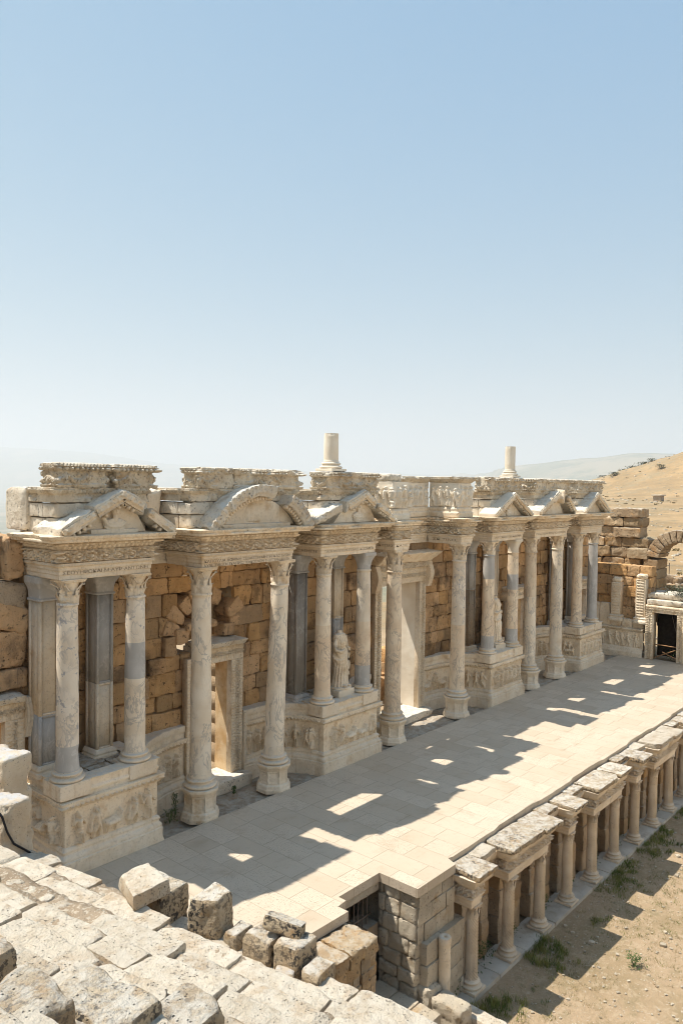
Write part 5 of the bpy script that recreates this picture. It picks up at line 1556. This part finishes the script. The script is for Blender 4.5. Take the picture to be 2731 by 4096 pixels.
t = thing('plain_column_stub', 'thin plain white column stub with a dowel hole on top, standing before the substructure wall', 'column', (14.0, 9.0, -3.1))
m = MB()
pr = [(.13, -3.1), (.128, -1.42), (.135, -1.4), (.137, -1.36), (.135, -1.27), (.125, -1.25), (.03, -1.25), (.03, -1.3), (.0, -1.3)]
lathe(m, prof(pr, .05), 32, 14.0, 9.0, fn=lambda th, z: .012*(fbm(v3(np.cos(th)*.3, np.sin(th)*.3, z), 5, 2)-.5)*(z < -1.26), cap=False)
m.build('shaft', M['marble'], t, smooth=True)
for k, (a, b, c, d_, z0, z1, r, nm) in enumerate([(13.45, 13.93, 8.98, 9.75, -3.0, -2.2, -.1, 'rough pitted kerb block at the mouth of the passage, farther of the two'), (13.42, 13.88, 8.2, 8.95, -3.0, -2.3, -.05, 'rough pitted kerb block at the mouth of the passage, nearer of the two')]):
    mb = MB(); block(mb, a, b, c, d_, z0, z1, rotz=r, res=.05, rr=.05, amp=.04, chip=1.4, seed=800+k)
    tag(mb.build('kerb_block', M['rust']), nm, 'stone block', 'kerb stones beside the passage')
mb = MB(); R = random.Random(3)
for k in range(5): block(mb, 13.82-.03*k, 14.2-.03*k, 8.5-.95*(k+1), 8.48-.95*k, -3.1, -2.58, res=.06, rr=.04, amp=.025, chip=1.2, seed=810+k)
tag(mb.build('orchestra_kerb', M['lime']), 'pale kerb running along the left edge of the grassy floor', 'kerb')

# ================================================================== SEATING IN THE FOREGROUND
EW = np.array([cos(radians(8)), sin(radians(8))]); ES = np.array([-sin(radians(8)), cos(radians(8))])
W0, Z0, RUN, RISE, NR = 7.42, 2.74, .76, .43, 9
def cvp(w, s, z): p = EW*w + ES*s; return (p[0], p[1], z)
def seat_floor():
    w = np.concatenate([np.array([W0-RUN*i+e for i in range(NR, -1, -1) for e in (-.62, -.5, -.4, -.3, -.2, -.1, -.0, .004)]), ])
    w = np.unique(np.round(w, 4)); w = w[(w > .25) & (w <= W0+.005)]
    s = np.arange(-4, 15, .05)
    Wg, S = np.meshgrid(w, s, indexing='ij')
    k = np.ceil((W0+.001-Wg)/RUN-1e-6)-1
    k = np.floor((W0+.002-Wg)/RUN)
    Z = Z0 + RISE*k - .06
    X = EW[0]*Wg + ES[0]*S; Y = EW[1]*Wg + ES[1]*S
    P = v3(X, Y, Z)
    Z = Z + .12*(fbm(P, 2.2, 71)-.5) + .09*(fbm(P, 9, 72)-.5)
    G = np.stack([X, Y, Z], -1)
    wall = G[-1:].copy(); wall[..., 2] = -3.2
    mb = MB(); mb.grid(np.concatenate([G, wall], 0))
    struct(mb.build('seating_bank', M['dirt'], loc=cvp(4, 5, 2)))
seat_floor()
def seat_block(name, w0, w1, s0, s1, z0, z1, mat, label, cat, seed, group=None, rot=0, tilt=(0, 0), **k):
    mb = MB(); kk = dict(res=.03, rr=.014, amp=.016, chip=2.6, nf=8, cuts=5); kk.update(k)
    block(mb, -(w1-w0)/2, (w1-w0)/2, -(s1-s0)/2, (s1-s0)/2, 0, z1-z0, tilt=tilt, seed=seed, **kk)
    c = cvp((w0+w1)/2, (s0+s1)/2, z0)
    mb.xform(Matrix.Translation(c) @ Matrix.Rotation(radians(8)+rot, 4, 'Z'))
    return tag(mb.build(name, M[mat]), label, cat, group)
R = random.Random(99)
rown = ['lowest row', 'second row up', 'third row up', 'fourth row up', 'fifth row up', 'sixth row up', 'seventh row up', 'row nearest the camera', 'row nearest the camera']
for i in range(0, 8):
    w = W0-RUN*i; z = Z0+RISE*i
    s = .0*w - .6 + R.uniform(0, .6)
    while s < 1.56*w+.6:
        L = R.uniform(.45, 1.3)
        if R.random() < .84:
            dep = R.uniform(.3, .5) if R.random() < .6 else R.uniform(.5, .76)
            ov = R.uniform(-.03, .06)
            seat_block('seat_stone', w+ov-dep, w+ov, s+.012, s+L-.012, z-.3+R.uniform(-.02, .02), z+R.uniform(-.025, .02), 'lime',
                       'worn bleached limestone seat stone in the ' + rown[i] + ' of the foreground seating', 'seat stone', R.randrange(9999), 'worn seat stones of the foreground seating',
                       rot=R.uniform(-.05, .05), tilt=(R.uniform(-.02, .02), R.uniform(-.015, .035)))
        else:
            for q in range(3):
                a = s+L*q/3; d1 = R.uniform(.2, .4)
                seat_block('stone_fragment', w-d1-.05, w-.05, a, a+L/3*R.uniform(.6, .9), z-.22, z-R.uniform(.03, .1), 'lime', 'small broken piece in a gap of the ' + rown[i] + ' of the foreground seating', 'stone fragment', R.randrange(9999), 'broken pieces among the seat stones', rot=R.uniform(-.5, .5), res=.035, rr=.05, amp=.03)
        s += L
# upright blocks along the edge
UG = 'upright blocks along the seating edge'
seat_block('edge_block', 6.98, 7.5, 7.2, 7.78, 2.6, 3.17, 'limedark', 'dark spotted block on the seating edge carrying a pale slab', 'stone block', 901, UG, rr=.03, amp=.022)
mb = MB(); c = [cvp(6.52, 7.19, 3.18), cvp(7.1, 7.13, 3.2), cvp(7.28, 7.74, 3.2), cvp(6.82, 7.84, 3.18), cvp(6.52, 7.21, 3.38), cvp(7.08, 7.15, 3.4), cvp(7.26, 7.72, 3.38), cvp(6.84, 7.82, 3.37)]
hexa(mb, [c[i] for i in (0, 1, 2, 3, 4, 5, 6, 7)], res=.03, rr=.02, amp=.014, chip=1.6, seed=902)
tag(mb.build('fallen_slab', M['lime']), 'pale pitted slab lying on a dark spotted block at the seating edge', 'stone slab')
mb = MB(); c = [cvp(7.05, 6.83, 2.6), cvp(7.2, 6.42, 2.6), cvp(7.55, 6.44, 2.6), cvp(7.6, 6.85, 2.6), cvp(7.08, 6.83, 3.22), cvp(7.22, 6.43, 3.25), cvp(7.5, 6.46, 3.26), cvp(7.58, 6.8, 3.25)]
hexa(mb, c, res=.03, rr=.025, amp=.022, chip=2, seed=903)
tag(mb.build('edge_block', M['limedark']), 'five-sided dark spotted block standing alone on the seating edge, second from the left', 'stone block', UG)
seat_block('edge_block', 7.2, 7.55, 6.12, 6.36, 2.5, 2.9, 'limedark', 'low dark stump of a block right of the five-sided dark block', 'stone block', 904, UG, rr=.03, amp=.022)
seat_block('edge_block', 7.2, 7.65, 5.62, 6.04, 2.5, 2.98, 'limedark', 'dark spotted block under the left part of the tilted grey fragment', 'stone block', 905, UG, rr=.03, amp=.022)
seat_block('edge_block', 7.22, 7.66, 5.2, 5.6, 2.5, 3.03, 'limedark', 'dark spotted block under the right part of the tilted grey fragment', 'stone block', 906, UG, rr=.03, amp=.022)
seat_block('tilted_fragment', 7.34, 7.54, 5.34, 5.84, 3.02, 3.2, 'limedark', 'tilted grey-white fragment lying across two dark edge blocks', 'stone fragment', 907, None, rot=.25, tilt=(.14, .2), rr=.015, amp=.012)
seat_block('edge_block', 7.2, 7.6, 4.9, 5.16, 2.5, 2.84, 'limedark', 'small dark block at the right end of the row of edge blocks', 'stone block', 908, UG, rr=.03, amp=.022)
seat_block('standing_block', 6.91, 7.45, 10.45, 11.1, 2.3, 3.58, 'limepale', 'tall pale pitted block at the left edge with a black cable over it', 'stone block', 910, rr=.05, amp=.02)
seat_block('standing_block', 7.4, 7.95, 11.2, 12.0, 2.2, 4.0, 'limepale', 'smooth pale block behind the cable-crossed block at the left edge', 'stone block', 911, rr=.06, amp=.012)
seat_block('white_fragment', 7.02, 7.26, 5.22, 5.46, 2.68, 2.8, 'limepale', 'pale broken marble corner lying among the seat stones', 'stone fragment', 912, rot=.5, tilt=(.1, .25), rr=.03, amp=.02)
# tumbled blocks close to the camera
seat_block('tumbled_block', 2.72, 3.2, 4.68, 5.4, 4.75, 5.31, 'limedark', 'tall dark lichened block cut by the left picture edge', 'stone block', 920, rr=.03, amp=.022)
seat_block('tumbled_block', 2.68, 3.13, 3.92, 4.5, 4.9, 5.3, 'limedark', 'rounded black and white spotted block in the lower left corner', 'stone block', 921, rr=.03, amp=.022, rot=-.08)
seat_block('tumbled_block', 3.22, 3.7, 3.78, 4.5, 4.6, 5.0, 'limedark', 'long white-topped block with black lichened end, near the bottom edge', 'stone block', 922, rr=.03, amp=.022)
seat_block('tumbled_block', 2.0, 2.45, 3.35, 3.95, 5.3, 5.7, 'lime', 'cream block in the extreme lower left corner', 'stone block', 923, rr=.03, amp=.022)
seat_block('tumbled_block', 3.78, 4.2, 3.62, 4.05, 4.4, 4.75, 'limedark', 'cracked dark spotted block at the bottom edge left of centre', 'stone block', 924, rr=.03, amp=.022)
CABLE = [cvp(6.86, 10.6, 3.58), cvp(6.88, 10.44, 3.45), cvp(6.95, 10.42, 3.2), cvp(7.06, 10.42, 2.98), cvp(7.22, 10.42, 2.84), cvp(7.4, 10.42, 2.68), cvp(7.46, 10.43, 2.55)]
mb = MB()
pts = []
for a, b in zip(CABLE[:-1], CABLE[1:]):
    for q in range(5): pts.append(tuple(np.array(a)+(np.array(b)-np.array(a))*q/5))
tube(mb, pts, .017, 8)
tag(mb.build('cable', M['cable']), 'black cable hanging over the pale standing block at the left edge', 'cable')

def seating_bowl():
    # the rest of the horseshoe of seats round the orchestra, behind and beside the camera
    pts = []
    r, z = 11.5, -3.15
    pts.append((r, z)); z = -1.6; pts.append((r, z)); r += 1.2; pts.append((r, z))
    while r < 44:
        z += .42; pts.append((r, z)); r += .75; pts.append((r, z))
    pts += [(46, z+2.5), (50, z+2.5), (52, -3.2)]
    pts = np.array(pts)
    for nm, a0, a1, lo in (('near', 357, 214, 0), ('upper', 214, 140, 25.2)):
        q = pts[pts[:, 0] >= lo]
        if lo: q = np.concatenate([[(lo, 5.0)], q])
        a = np.radians(np.linspace(a0, a1, 150))
        A, Rr = np.meshgrid(a, q[:, 0], indexing='ij'); Zz = np.broadcast_to(q[:, 1], A.shape).copy()
        P = np.stack([22.6+Rr*np.cos(A), 6+Rr*np.sin(A), Zz], -1)
        P = P + (fbm3(P, .9, 4)-.5)*.16
        mb = MB(); mb.grid(P)
        struct(mb.build('seating_bowl', M['lime'], smooth=False))
seating_bowl()
# ================================================================== PLANTS
def blades(mb, x, y, z, n, h, spread, seed, w=.006, lean=.5):
    R = np.random.RandomState(seed)
    a = R.rand(n)*2*pi; rr = spread*np.sqrt(R.rand(n)); bx, by = x+rr*np.cos(a), y+rr*np.sin(a)
    hh = h*(.45+.75*R.rand(n)); d = R.rand(n)*2*pi; l = lean*hh*(.3+R.rand(n))
    t = R.rand(n)*pi
    ww = w*(.6+.8*R.rand(n))
    V = np.zeros((n, 5, 3))
    for k, (f, g, s) in enumerate([(0, 0, 1), (0, 0, -1), (.55, .35, -.8), (.55, .35, .8), (1, 1, 0)]):
        V[:, k, 0] = bx+np.cos(d)*l*g+np.cos(t)*ww*s; V[:, k, 1] = by+np.sin(d)*l*g+np.sin(t)*ww*s; V[:, k, 2] = z+hh*f*(1-.25*g*lean)
    b = np.arange(n)[:, None]*5
    mb.add(V.reshape(-1, 3), b+np.array([[0, 1, 2, 3]]))
    mb.T.append(b+np.array([[3, 2, 4]])+mb.n-len(V)*5)
def gz(x, y):
    if y < 13 and 12 < x < 36: return -3.1 + .05*(float(fbm(np.array([x, y, 0.0]), 1.1, 5))-.5)
    return float(terrain_h(np.array([x]), np.array([y]))[0])
R = random.Random(5)
mg, ms = MB(), MB()
for k in range(900):
    x = R.uniform(14.7, 33); y = 8.74-abs(R.gauss(0, .42))*(1.0 if x > 18 else 1.3)
    if vn(np.array([x, y, 0]), .9, 3) < (.44 if x < 19 else .5): continue
    if x > 20 and R.random() < .3: continue
    blades(mg, x, y, gz(x, y)-.01, R.randint(14, 34), R.uniform(.08, .24)*(1.15 if x < 19 else .75), .12, k, .006)
for k in range(3600):
    x = R.uniform(13.9, 33); y = R.uniform(2.5, 8.7)
    if vn(np.array([x, y, 4]), .7, 8) < .46: continue
    blades(ms, x, y, gz(x, y)-.01, R.randint(6, 16), R.uniform(.04, .12), .1, k+2000, .0035, .8)
for k in range(700):
    x = R.uniform(14.3, 28); y = R.uniform(5.0, 8.5)
    if vn(np.array([x, y, 9]), .8, 2) < .5: continue
    blades(mg, x, y, gz(x, y)-.01, R.randint(6, 14), R.uniform(.04, .1), .09, k+5000, .004)
struct(mg.build('green_grass', M['grass']), 'stuff'); struct(ms.build('dry_grass', M['straw']), 'stuff')
mb = MB(); R = random.Random(61)
for k in range(900):
    x, y = R.uniform(13.9, 32), R.uniform(3, 8.7); z = gz(x, y); q = R.uniform(.012, .04)*(1 if R.random() < .94 else 2.2)
    block(mb, x-q, x+q, y-q*.8, y+q*.8, z-q*.3, z+q*.9, rotz=R.uniform(0, 3), res=q, rr=q*.3, amp=q*.2, seed=k, cuts=2)
struct(mb.build('pebbles', M['rust']), 'stuff')
mb = MB(); R = random.Random(62)
for k in range(420):
    i = R.randrange(0, 6); w = W0-RUN*i-R.uniform(.48, .76); q = R.uniform(.008, .02)*(1 if R.random() < .95 else 1.8)
    p = cvp(w, R.uniform(.1, 1.55)*w, Z0+RISE*i-.05+(.05 if W0-RUN*i-w < .45 else 0))
    block(mb, p[0]-q, p[0]+q, p[1]-q*.8, p[1]+q*.8, p[2]-q*.4, p[2]+q*.8, rotz=R.uniform(0, 3), res=q, rr=q*.25, amp=q*.2, seed=k, cuts=3)
struct(mb.build('stone_chips', M['lime']), 'stuff')
def weed(label, x, y, z, h, seed, name='weed_clump', cat='weed', mat='leaf', n=160, spread=.16, leaf=.03):
    Rn = np.random.RandomState(seed); mb = MB()
    c = np.stack([x+Rn.randn(n)*spread*.5, y+Rn.randn(n)*spread*.5, z+h*Rn.rand(n)**.8], -1)
    a = Rn.rand(n)*2*pi; e = (Rn.rand(n)-.3)*1.4; s = leaf*(.6+.8*Rn.rand(n))
    d = np.stack([np.cos(a)*np.cos(e), np.sin(a)*np.cos(e), np.sin(e)], -1); q = np.stack([-np.sin(a), np.cos(a), 0*a], -1)
    V = np.stack([c-d*s[:, None], c+q*s[:, None]*.45, c+d*s[:, None], c-q*s[:, None]*.45], 1)
    mb.add(V.reshape(-1, 3), np.arange(n*4).reshape(n, 4))
    for k in range(7):
        aa = Rn.rand()*6.28; tube(mb, [(x, y, z-.02), (x+.3*spread*cos(aa), y+.3*spread*sin(aa), z+h*.5), (x+.7*spread*cos(aa), y+.7*spread*sin(aa), z+h*.9)], .004, 4)
    return tag(mb.build(name, M[mat]), label, cat, 'weeds growing from the old stones')
for k, (x, y, z, h, s, nm) in enumerate([
    (14.7, 9.25, -3.0, .35, .22, 'green weed between the plain column stub and the first twisted column'),
    (15.75, 9.35, -3.0, .35, .22, 'dark weed at the wall foot just right of the first twisted column'),
    (16.3, 9.35, -3.0, .5, .25, 'tall dark weed at the wall foot left of the second twisted column'),
    (17.6, 9.35, -3.0, .35, .22, 'weed at the wall foot between the second and third twisted columns'),
    (19.35, 9.35, -3.0, .4, .25, 'weed at the wall foot left of the fourth twisted column'),
    (20.9, 9.35, -3.0, .45, .22, 'weed at the wall foot right of the fourth twisted column'),
    (22.7, 9.35, -3.0, .4, .22, 'weed at the wall foot between the fifth and sixth twisted columns'),
    (24.4, 9.35, -3.0, .5, .25, 'weed at the wall foot left of the seventh twisted column'),
    (26.0, 9.35, -3.0, .4, .22, 'weed at the wall foot right of the seventh twisted column'),
    (27.9, 9.35, -3.0, .6, .25, 'weed at the wall foot between the eighth and ninth twisted columns'),
    (18.7, 6.6, -3.1, .3, .2, 'bright leafy weed alone on the dry floor'),
    (11.75, 15.75, -.05, .35, .2, 'green weed in the corner between the nearest podium and the first octagonal pedestal'),
    (12.05, 15.95, -.05, .6, .07, 'tall thin weed against the first octagonal pedestal'),
    (14.0, 15.9, .0, .2, .06, 'small weed on the ground before the nearest carved doorway'),
    (11.0, 8.8, -1.6, .3, .16, 'small weed at the foot of the low brown parapet'),
    (39.9, 12.7, 0, .5, .35, 'green bush inside the timber-braced doorway')]):
    weed(nm, x, y, z, h, k, n=130, spread=s)
weed('grey-green bush growing on the ledge over the timber-braced doorway', 40.0, 12.1, 3.25, .5, 55, 'bush', 'bush', 'scrub', 700, .8, .06)
def tree(label, x, y, h, seed, n=2600):
    z = gz(x, y); t = thing('pine_tree', label, 'tree', (x, y, z), 'trees behind the stage front')
    Rn = np.random.RandomState(seed); m = MB()
    tube(m, [(x, y, z-.3), (x+.1, y, z+h*.4), (x, y+.1, z+h*.93)], [h*.028, h*.02, h*.006], 9)
    tips = []
    for k in range(26):
        f = .25+.7*Rn.rand(); a = Rn.rand()*6.28; L = h*.3*(1.1-f)+.4
        p0 = np.array([x, y, z+h*f]); p1 = p0+np.array([cos(a)*L, sin(a)*L, L*.25])
        tube(m, [p0, (p0+p1)/2+np.array([0, 0, -.05]), p1], [h*.008, h*.006, h*.003], 5); tips.append((p0, p1))
    m.build('trunk', M['bark'], t)
    m = MB()
    c = []
    for i in range(n):
        p0, p1 = tips[Rn.randint(len(tips))]; c.append(p0+(p1-p0)*(.35+.75*Rn.rand())+Rn.randn(3)*h*.035)
    c = np.array(c); a = Rn.rand(n)*6.28; e = Rn.rand(n)*1.6-.6; s = h*.022*(.5+Rn.rand(n))
    d = np.stack([np.cos(a)*np.cos(e), np.sin(a)*np.cos(e), np.sin(e)], -1); q = np.stack([-np.sin(a), np.cos(a), 0*a], -1)
    V = np.stack([c-d*s[:, None], c+q*s[:, None]*.5, c+d*s[:, None], c-q*s[:, None]*.5], 1)
    m.add(V.reshape(-1, 3), np.arange(n*4).reshape(n, 4)); m.build('crown', M['pine'], t)
tree('dark pine showing at the left picture edge beyond the stage front', 24.6, 56.6, 9.0, 3)
tree('second dark pine, lower and farther, at the left picture edge', 26.0, 62.0, 8.0, 4)
tree('pine hidden mostly behind the nearest garland blocks', 40, 72, 8.0, 6)
def far_bush(label, az, r, w, h, seed, n=500):
    x, y = r*cos(radians(az)), r*sin(radians(az)); z = gz(x, y)
    Rn = np.random.RandomState(seed); mb = MB()
    c = np.stack([x+Rn.randn(n)*w*.35, y+Rn.randn(n)*w*.35, z+h*np.abs(Rn.rand(n))], -1)
    a = Rn.rand(n)*6.28; e = Rn.rand(n)*2-1; s = w*.06*(.6+Rn.rand(n))
    d = np.stack([np.cos(a)*np.cos(e), np.sin(a)*np.cos(e), np.sin(e)], -1); q = np.stack([-np.sin(a), np.cos(a), 0*a], -1)
    V = np.stack([c-d*s[:, None], c+q*s[:, None]*.7, c+d*s[:, None], c-q*s[:, None]*.7], 1)
    mb.add(V.reshape(-1, 3), np.arange(n*4).reshape(n, 4))
    tube(mb, [(x, y, z-.5), (x, y, z+h*.6)], w*.03, 5)
    tag(mb.build('hill_bush', M['scrub']), label, 'bush', 'dark bushes on the dry hill')
for k, (az, r, w, h, nm) in enumerate([(20.3, 600, 7, 3, 'dark bush highest on the skyline of the dry hill'), (20.9, 595, 5, 2.4, 'dark bush second highest on the skyline of the dry hill'), (21.5, 590, 3, 1.8, 'small dark bush midway down the skyline of the dry hill'), (19.6, 610, 7, 3, 'wide dark bush on the skyline at the upper right of the hill'), (22.3, 585, 5, 2.2, 'dark bush at the low end of the hill skyline'), (18.6, 480, 3.5, 2.5, 'dark bush alone on the middle of the hillside'), (19.2, 520, 3.5, 2, 'tiny bush on the hillside right of the skyline row'), (21.6, 500, 4, 2.5, 'tiny bush on the left flank of the hillside')]):
    far_bush(nm, az, r, w, h, 60+k)
mb = MB(); R = random.Random(31)
for k in range(420):
    az, r = radians(R.uniform(13, 27)), R.uniform(48, 170)**1.0
    x, y = r*cos(az), r*sin(az); z = gz(x, y); s = R.uniform(.07, .28)*(1 if R.random() < .9 else 2)
    block(mb, x-s, x+s, y-s*.8, y+s*.8, z-.2, z+s*R.uniform(.4, .9), rotz=R.uniform(0, 3), res=s*.7, rr=s*.3, amp=s*.15, seed=k)
for k in range(120):
    az, r = radians(R.uniform(15, 24)), R.uniform(200, 600)
    x, y = r*cos(az), r*sin(az); z = gz(x, y); s = R.uniform(.2, .8)
    block(mb, x-s, x+s, y-s*.8, y+s*.8, z-.4, z+s*.6, rotz=R.uniform(0, 3), res=s*.8, rr=s*.3, amp=s*.15, seed=k)
struct(mb.build('scattered_rocks', M['rust']), 'stuff')
mb = MB(); Rn = np.random.RandomState(8); cc = []
for k in range(260):
    az, r = radians(Rn.uniform(13, 26)), Rn.uniform(60, 640)
    if vn(np.array([r*cos(az), r*sin(az), 0]), .02, 5) < .45: continue
    x, y = r*cos(az), r*sin(az); z = gz(x, y); w = Rn.uniform(.18, .42)*(1+r/330)
    n = 26; c = np.stack([x+Rn.randn(n)*w*.5, y+Rn.randn(n)*w*.5, z+w*.55*Rn.rand(n)], -1)
    a = Rn.rand(n)*6.28; sz = w*.28
    V = np.stack([c+np.stack([np.cos(a), np.sin(a), 0*a], -1)*sz, c+np.array([0, 0, sz*.8]), c-np.stack([np.cos(a), np.sin(a), 0*a], -1)*sz, c-np.array([0, 0, sz*.6])], 1)
    mb.add(V.reshape(-1, 3), np.arange(n*4).reshape(n, 4))
struct(mb.build('dry_scrub', M['brush']), 'stuff')
def far_pt(az, r): x, y = r*cos(radians(az)), r*sin(radians(az)); return x, y, gz(x, y)
for k, (az, r, nm) in enumerate([(20.4, 72, 'thin dark fence post on the slope above the stone arch, left of two'), (17.9, 74, 'thin dark fence post on the slope near the right picture edge')]):
    x, y, z = far_pt(az, r); mb = MB(); tube(mb, [(x, y, z-.2), (x, y, z+1.35)], .035, 6); block(mb, x-.06, x+.06, y-.06, y+.06, z-.1, z+.1, res=.05)
    tag(mb.build('fence_post', M['iron']), nm, 'post', 'fence posts on the slope')
x, y, z = far_pt(18.7, 330)
t = thing('small_stone_shelter', 'tiny flat-roofed stone shelter on the dry field far right', 'shelter', (x, y, z))
m = MB(); block(m, x-1.6, x+1.6, y-1.6, y+1.6, z-.3, z+2.2, res=.5, rr=.05, amp=.05); m.build('walls', M['greywall'], t)
m = MB(); block(m, x-2.1, x+2.1, y-2.1, y+2.1, z+2.2, z+2.7, res=.5, rr=.05, amp=.05); m.build('roof', M['rust'], t)

# ================================================================== AIR, SKY, SUN, CAMERA
def haze():
    mb = MB(); mb.box(-46000, 46000, -46000, 46000, -420, 1250)
    o = mb.build('haze', None, loc=(0, 0, 0)); struct(o, 'stuff')
    m = bpy.data.materials.new('pale_haze'); m.use_nodes = True; nt = m.node_tree; nt.nodes.clear()
    out = nt.nodes.new('ShaderNodeOutputMaterial'); v = nt.nodes.new('ShaderNodeVolumePrincipled')
    v.inputs['Color'].default_value = (.92, .95, 1, 1); v.inputs['Density'].default_value = 1.25e-4; v.inputs['Anisotropy'].default_value = .2
    nt.links.new(v.outputs[0], out.inputs['Volume'])
    o.data.materials.append(m)
haze()
S = Vector((-.298, .433, 1.0)).normalized()
sun = bpy.data.lights.new('sun', 'SUN'); sun.energy = 2.8; sun.angle = radians(.53); sun.color = (1, .93, .82)
so = bpy.data.objects.new('sun', sun); COL.objects.link(so); so.rotation_euler = S.to_track_quat('Z', 'Y').to_euler(); so.location = S*60
w = bpy.data.worlds.new('World'); scene.world = w; w.use_nodes = True
nt = w.node_tree; nt.nodes.clear()
out = nt.nodes.new('ShaderNodeOutputWorld'); bg = nt.nodes.new('ShaderNodeBackground'); sk = nt.nodes.new('ShaderNodeTexSky')
sk.sky_type = 'NISHITA'; sk.sun_disc = False; sk.sun_elevation = math.asin(S.z); sk.sun_rotation = math.atan2(S.x, S.y)
sk.air_density = 1.0; sk.dust_density = .5; sk.ozone_density = 1.0; sk.altitude = 300
bg.inputs['Strength'].default_value = .135
sp_ = nt.nodes.new('ShaderNodeSeparateColor'); cb_ = nt.nodes.new('ShaderNodeCombineColor')
nt.links.new(sk.outputs[0], sp_.inputs[0])
for i, (g, k) in enumerate(((.78, .455), (.42, .86), (.13, 1.56))):      # white balance of the hazy summer sky
    p_ = nt.nodes.new('ShaderNodeMath'); p_.operation = 'POWER'; p_.inputs[1].default_value = g
    q_ = nt.nodes.new('ShaderNodeMath'); q_.operation = 'MULTIPLY'; q_.inputs[1].default_value = k
    nt.links.new(sp_.outputs[i], p_.inputs[0]); nt.links.new(p_.outputs[0], q_.inputs[0]); nt.links.new(q_.outputs[0], cb_.inputs[i])
nt.links.new(cb_.outputs[0], bg.inputs[0]); nt.links.new(bg.outputs[0], out.inputs[0])

YAW, PIT, ROL = radians(40.931), radians(1.975), radians(.8085)
F = Vector((cos(YAW), sin(YAW), 0)); Rv = Vector((sin(YAW), -cos(YAW), 0)); Uz = Vector((0, 0, 1))
fw = F*cos(PIT) - Uz*sin(PIT); up = F*sin(PIT) + Uz*cos(PIT)
rc = Rv*cos(ROL) + up*sin(ROL); uc = -Rv*sin(ROL) + up*cos(ROL)
cam = bpy.data.cameras.new('camera'); co = bpy.data.objects.new('camera', cam); COL.objects.link(co)
mt = Matrix.Identity(4)
for i in range(3): mt[i][0], mt[i][1], mt[i][2] = rc[i], uc[i], -fw[i]
mt.translation = Vector((0, 0, 8.5)); co.matrix_world = mt
cam.sensor_fit = 'HORIZONTAL'; cam.sensor_width = 24; cam.lens = 27.23; cam.clip_start = .05; cam.clip_end = 120000
scene.camera = co
scene.render.engine = 'CYCLES'
scene.cycles.use_denoising = True; scene.cycles.denoising_prefilter = 'ACCURATE'; scene.cycles.use_adaptive_sampling = False; scene.cycles.filter_width = .95
scene.cycles.max_bounces = 8; scene.cycles.diffuse_bounces = 4; scene.cycles.volume_bounces = 1
scene.view_settings.view_transform = 'Standard'; scene.view_settings.look = 'None'
scene.view_settings.exposure = 1.36; scene.view_settings.gamma = 1
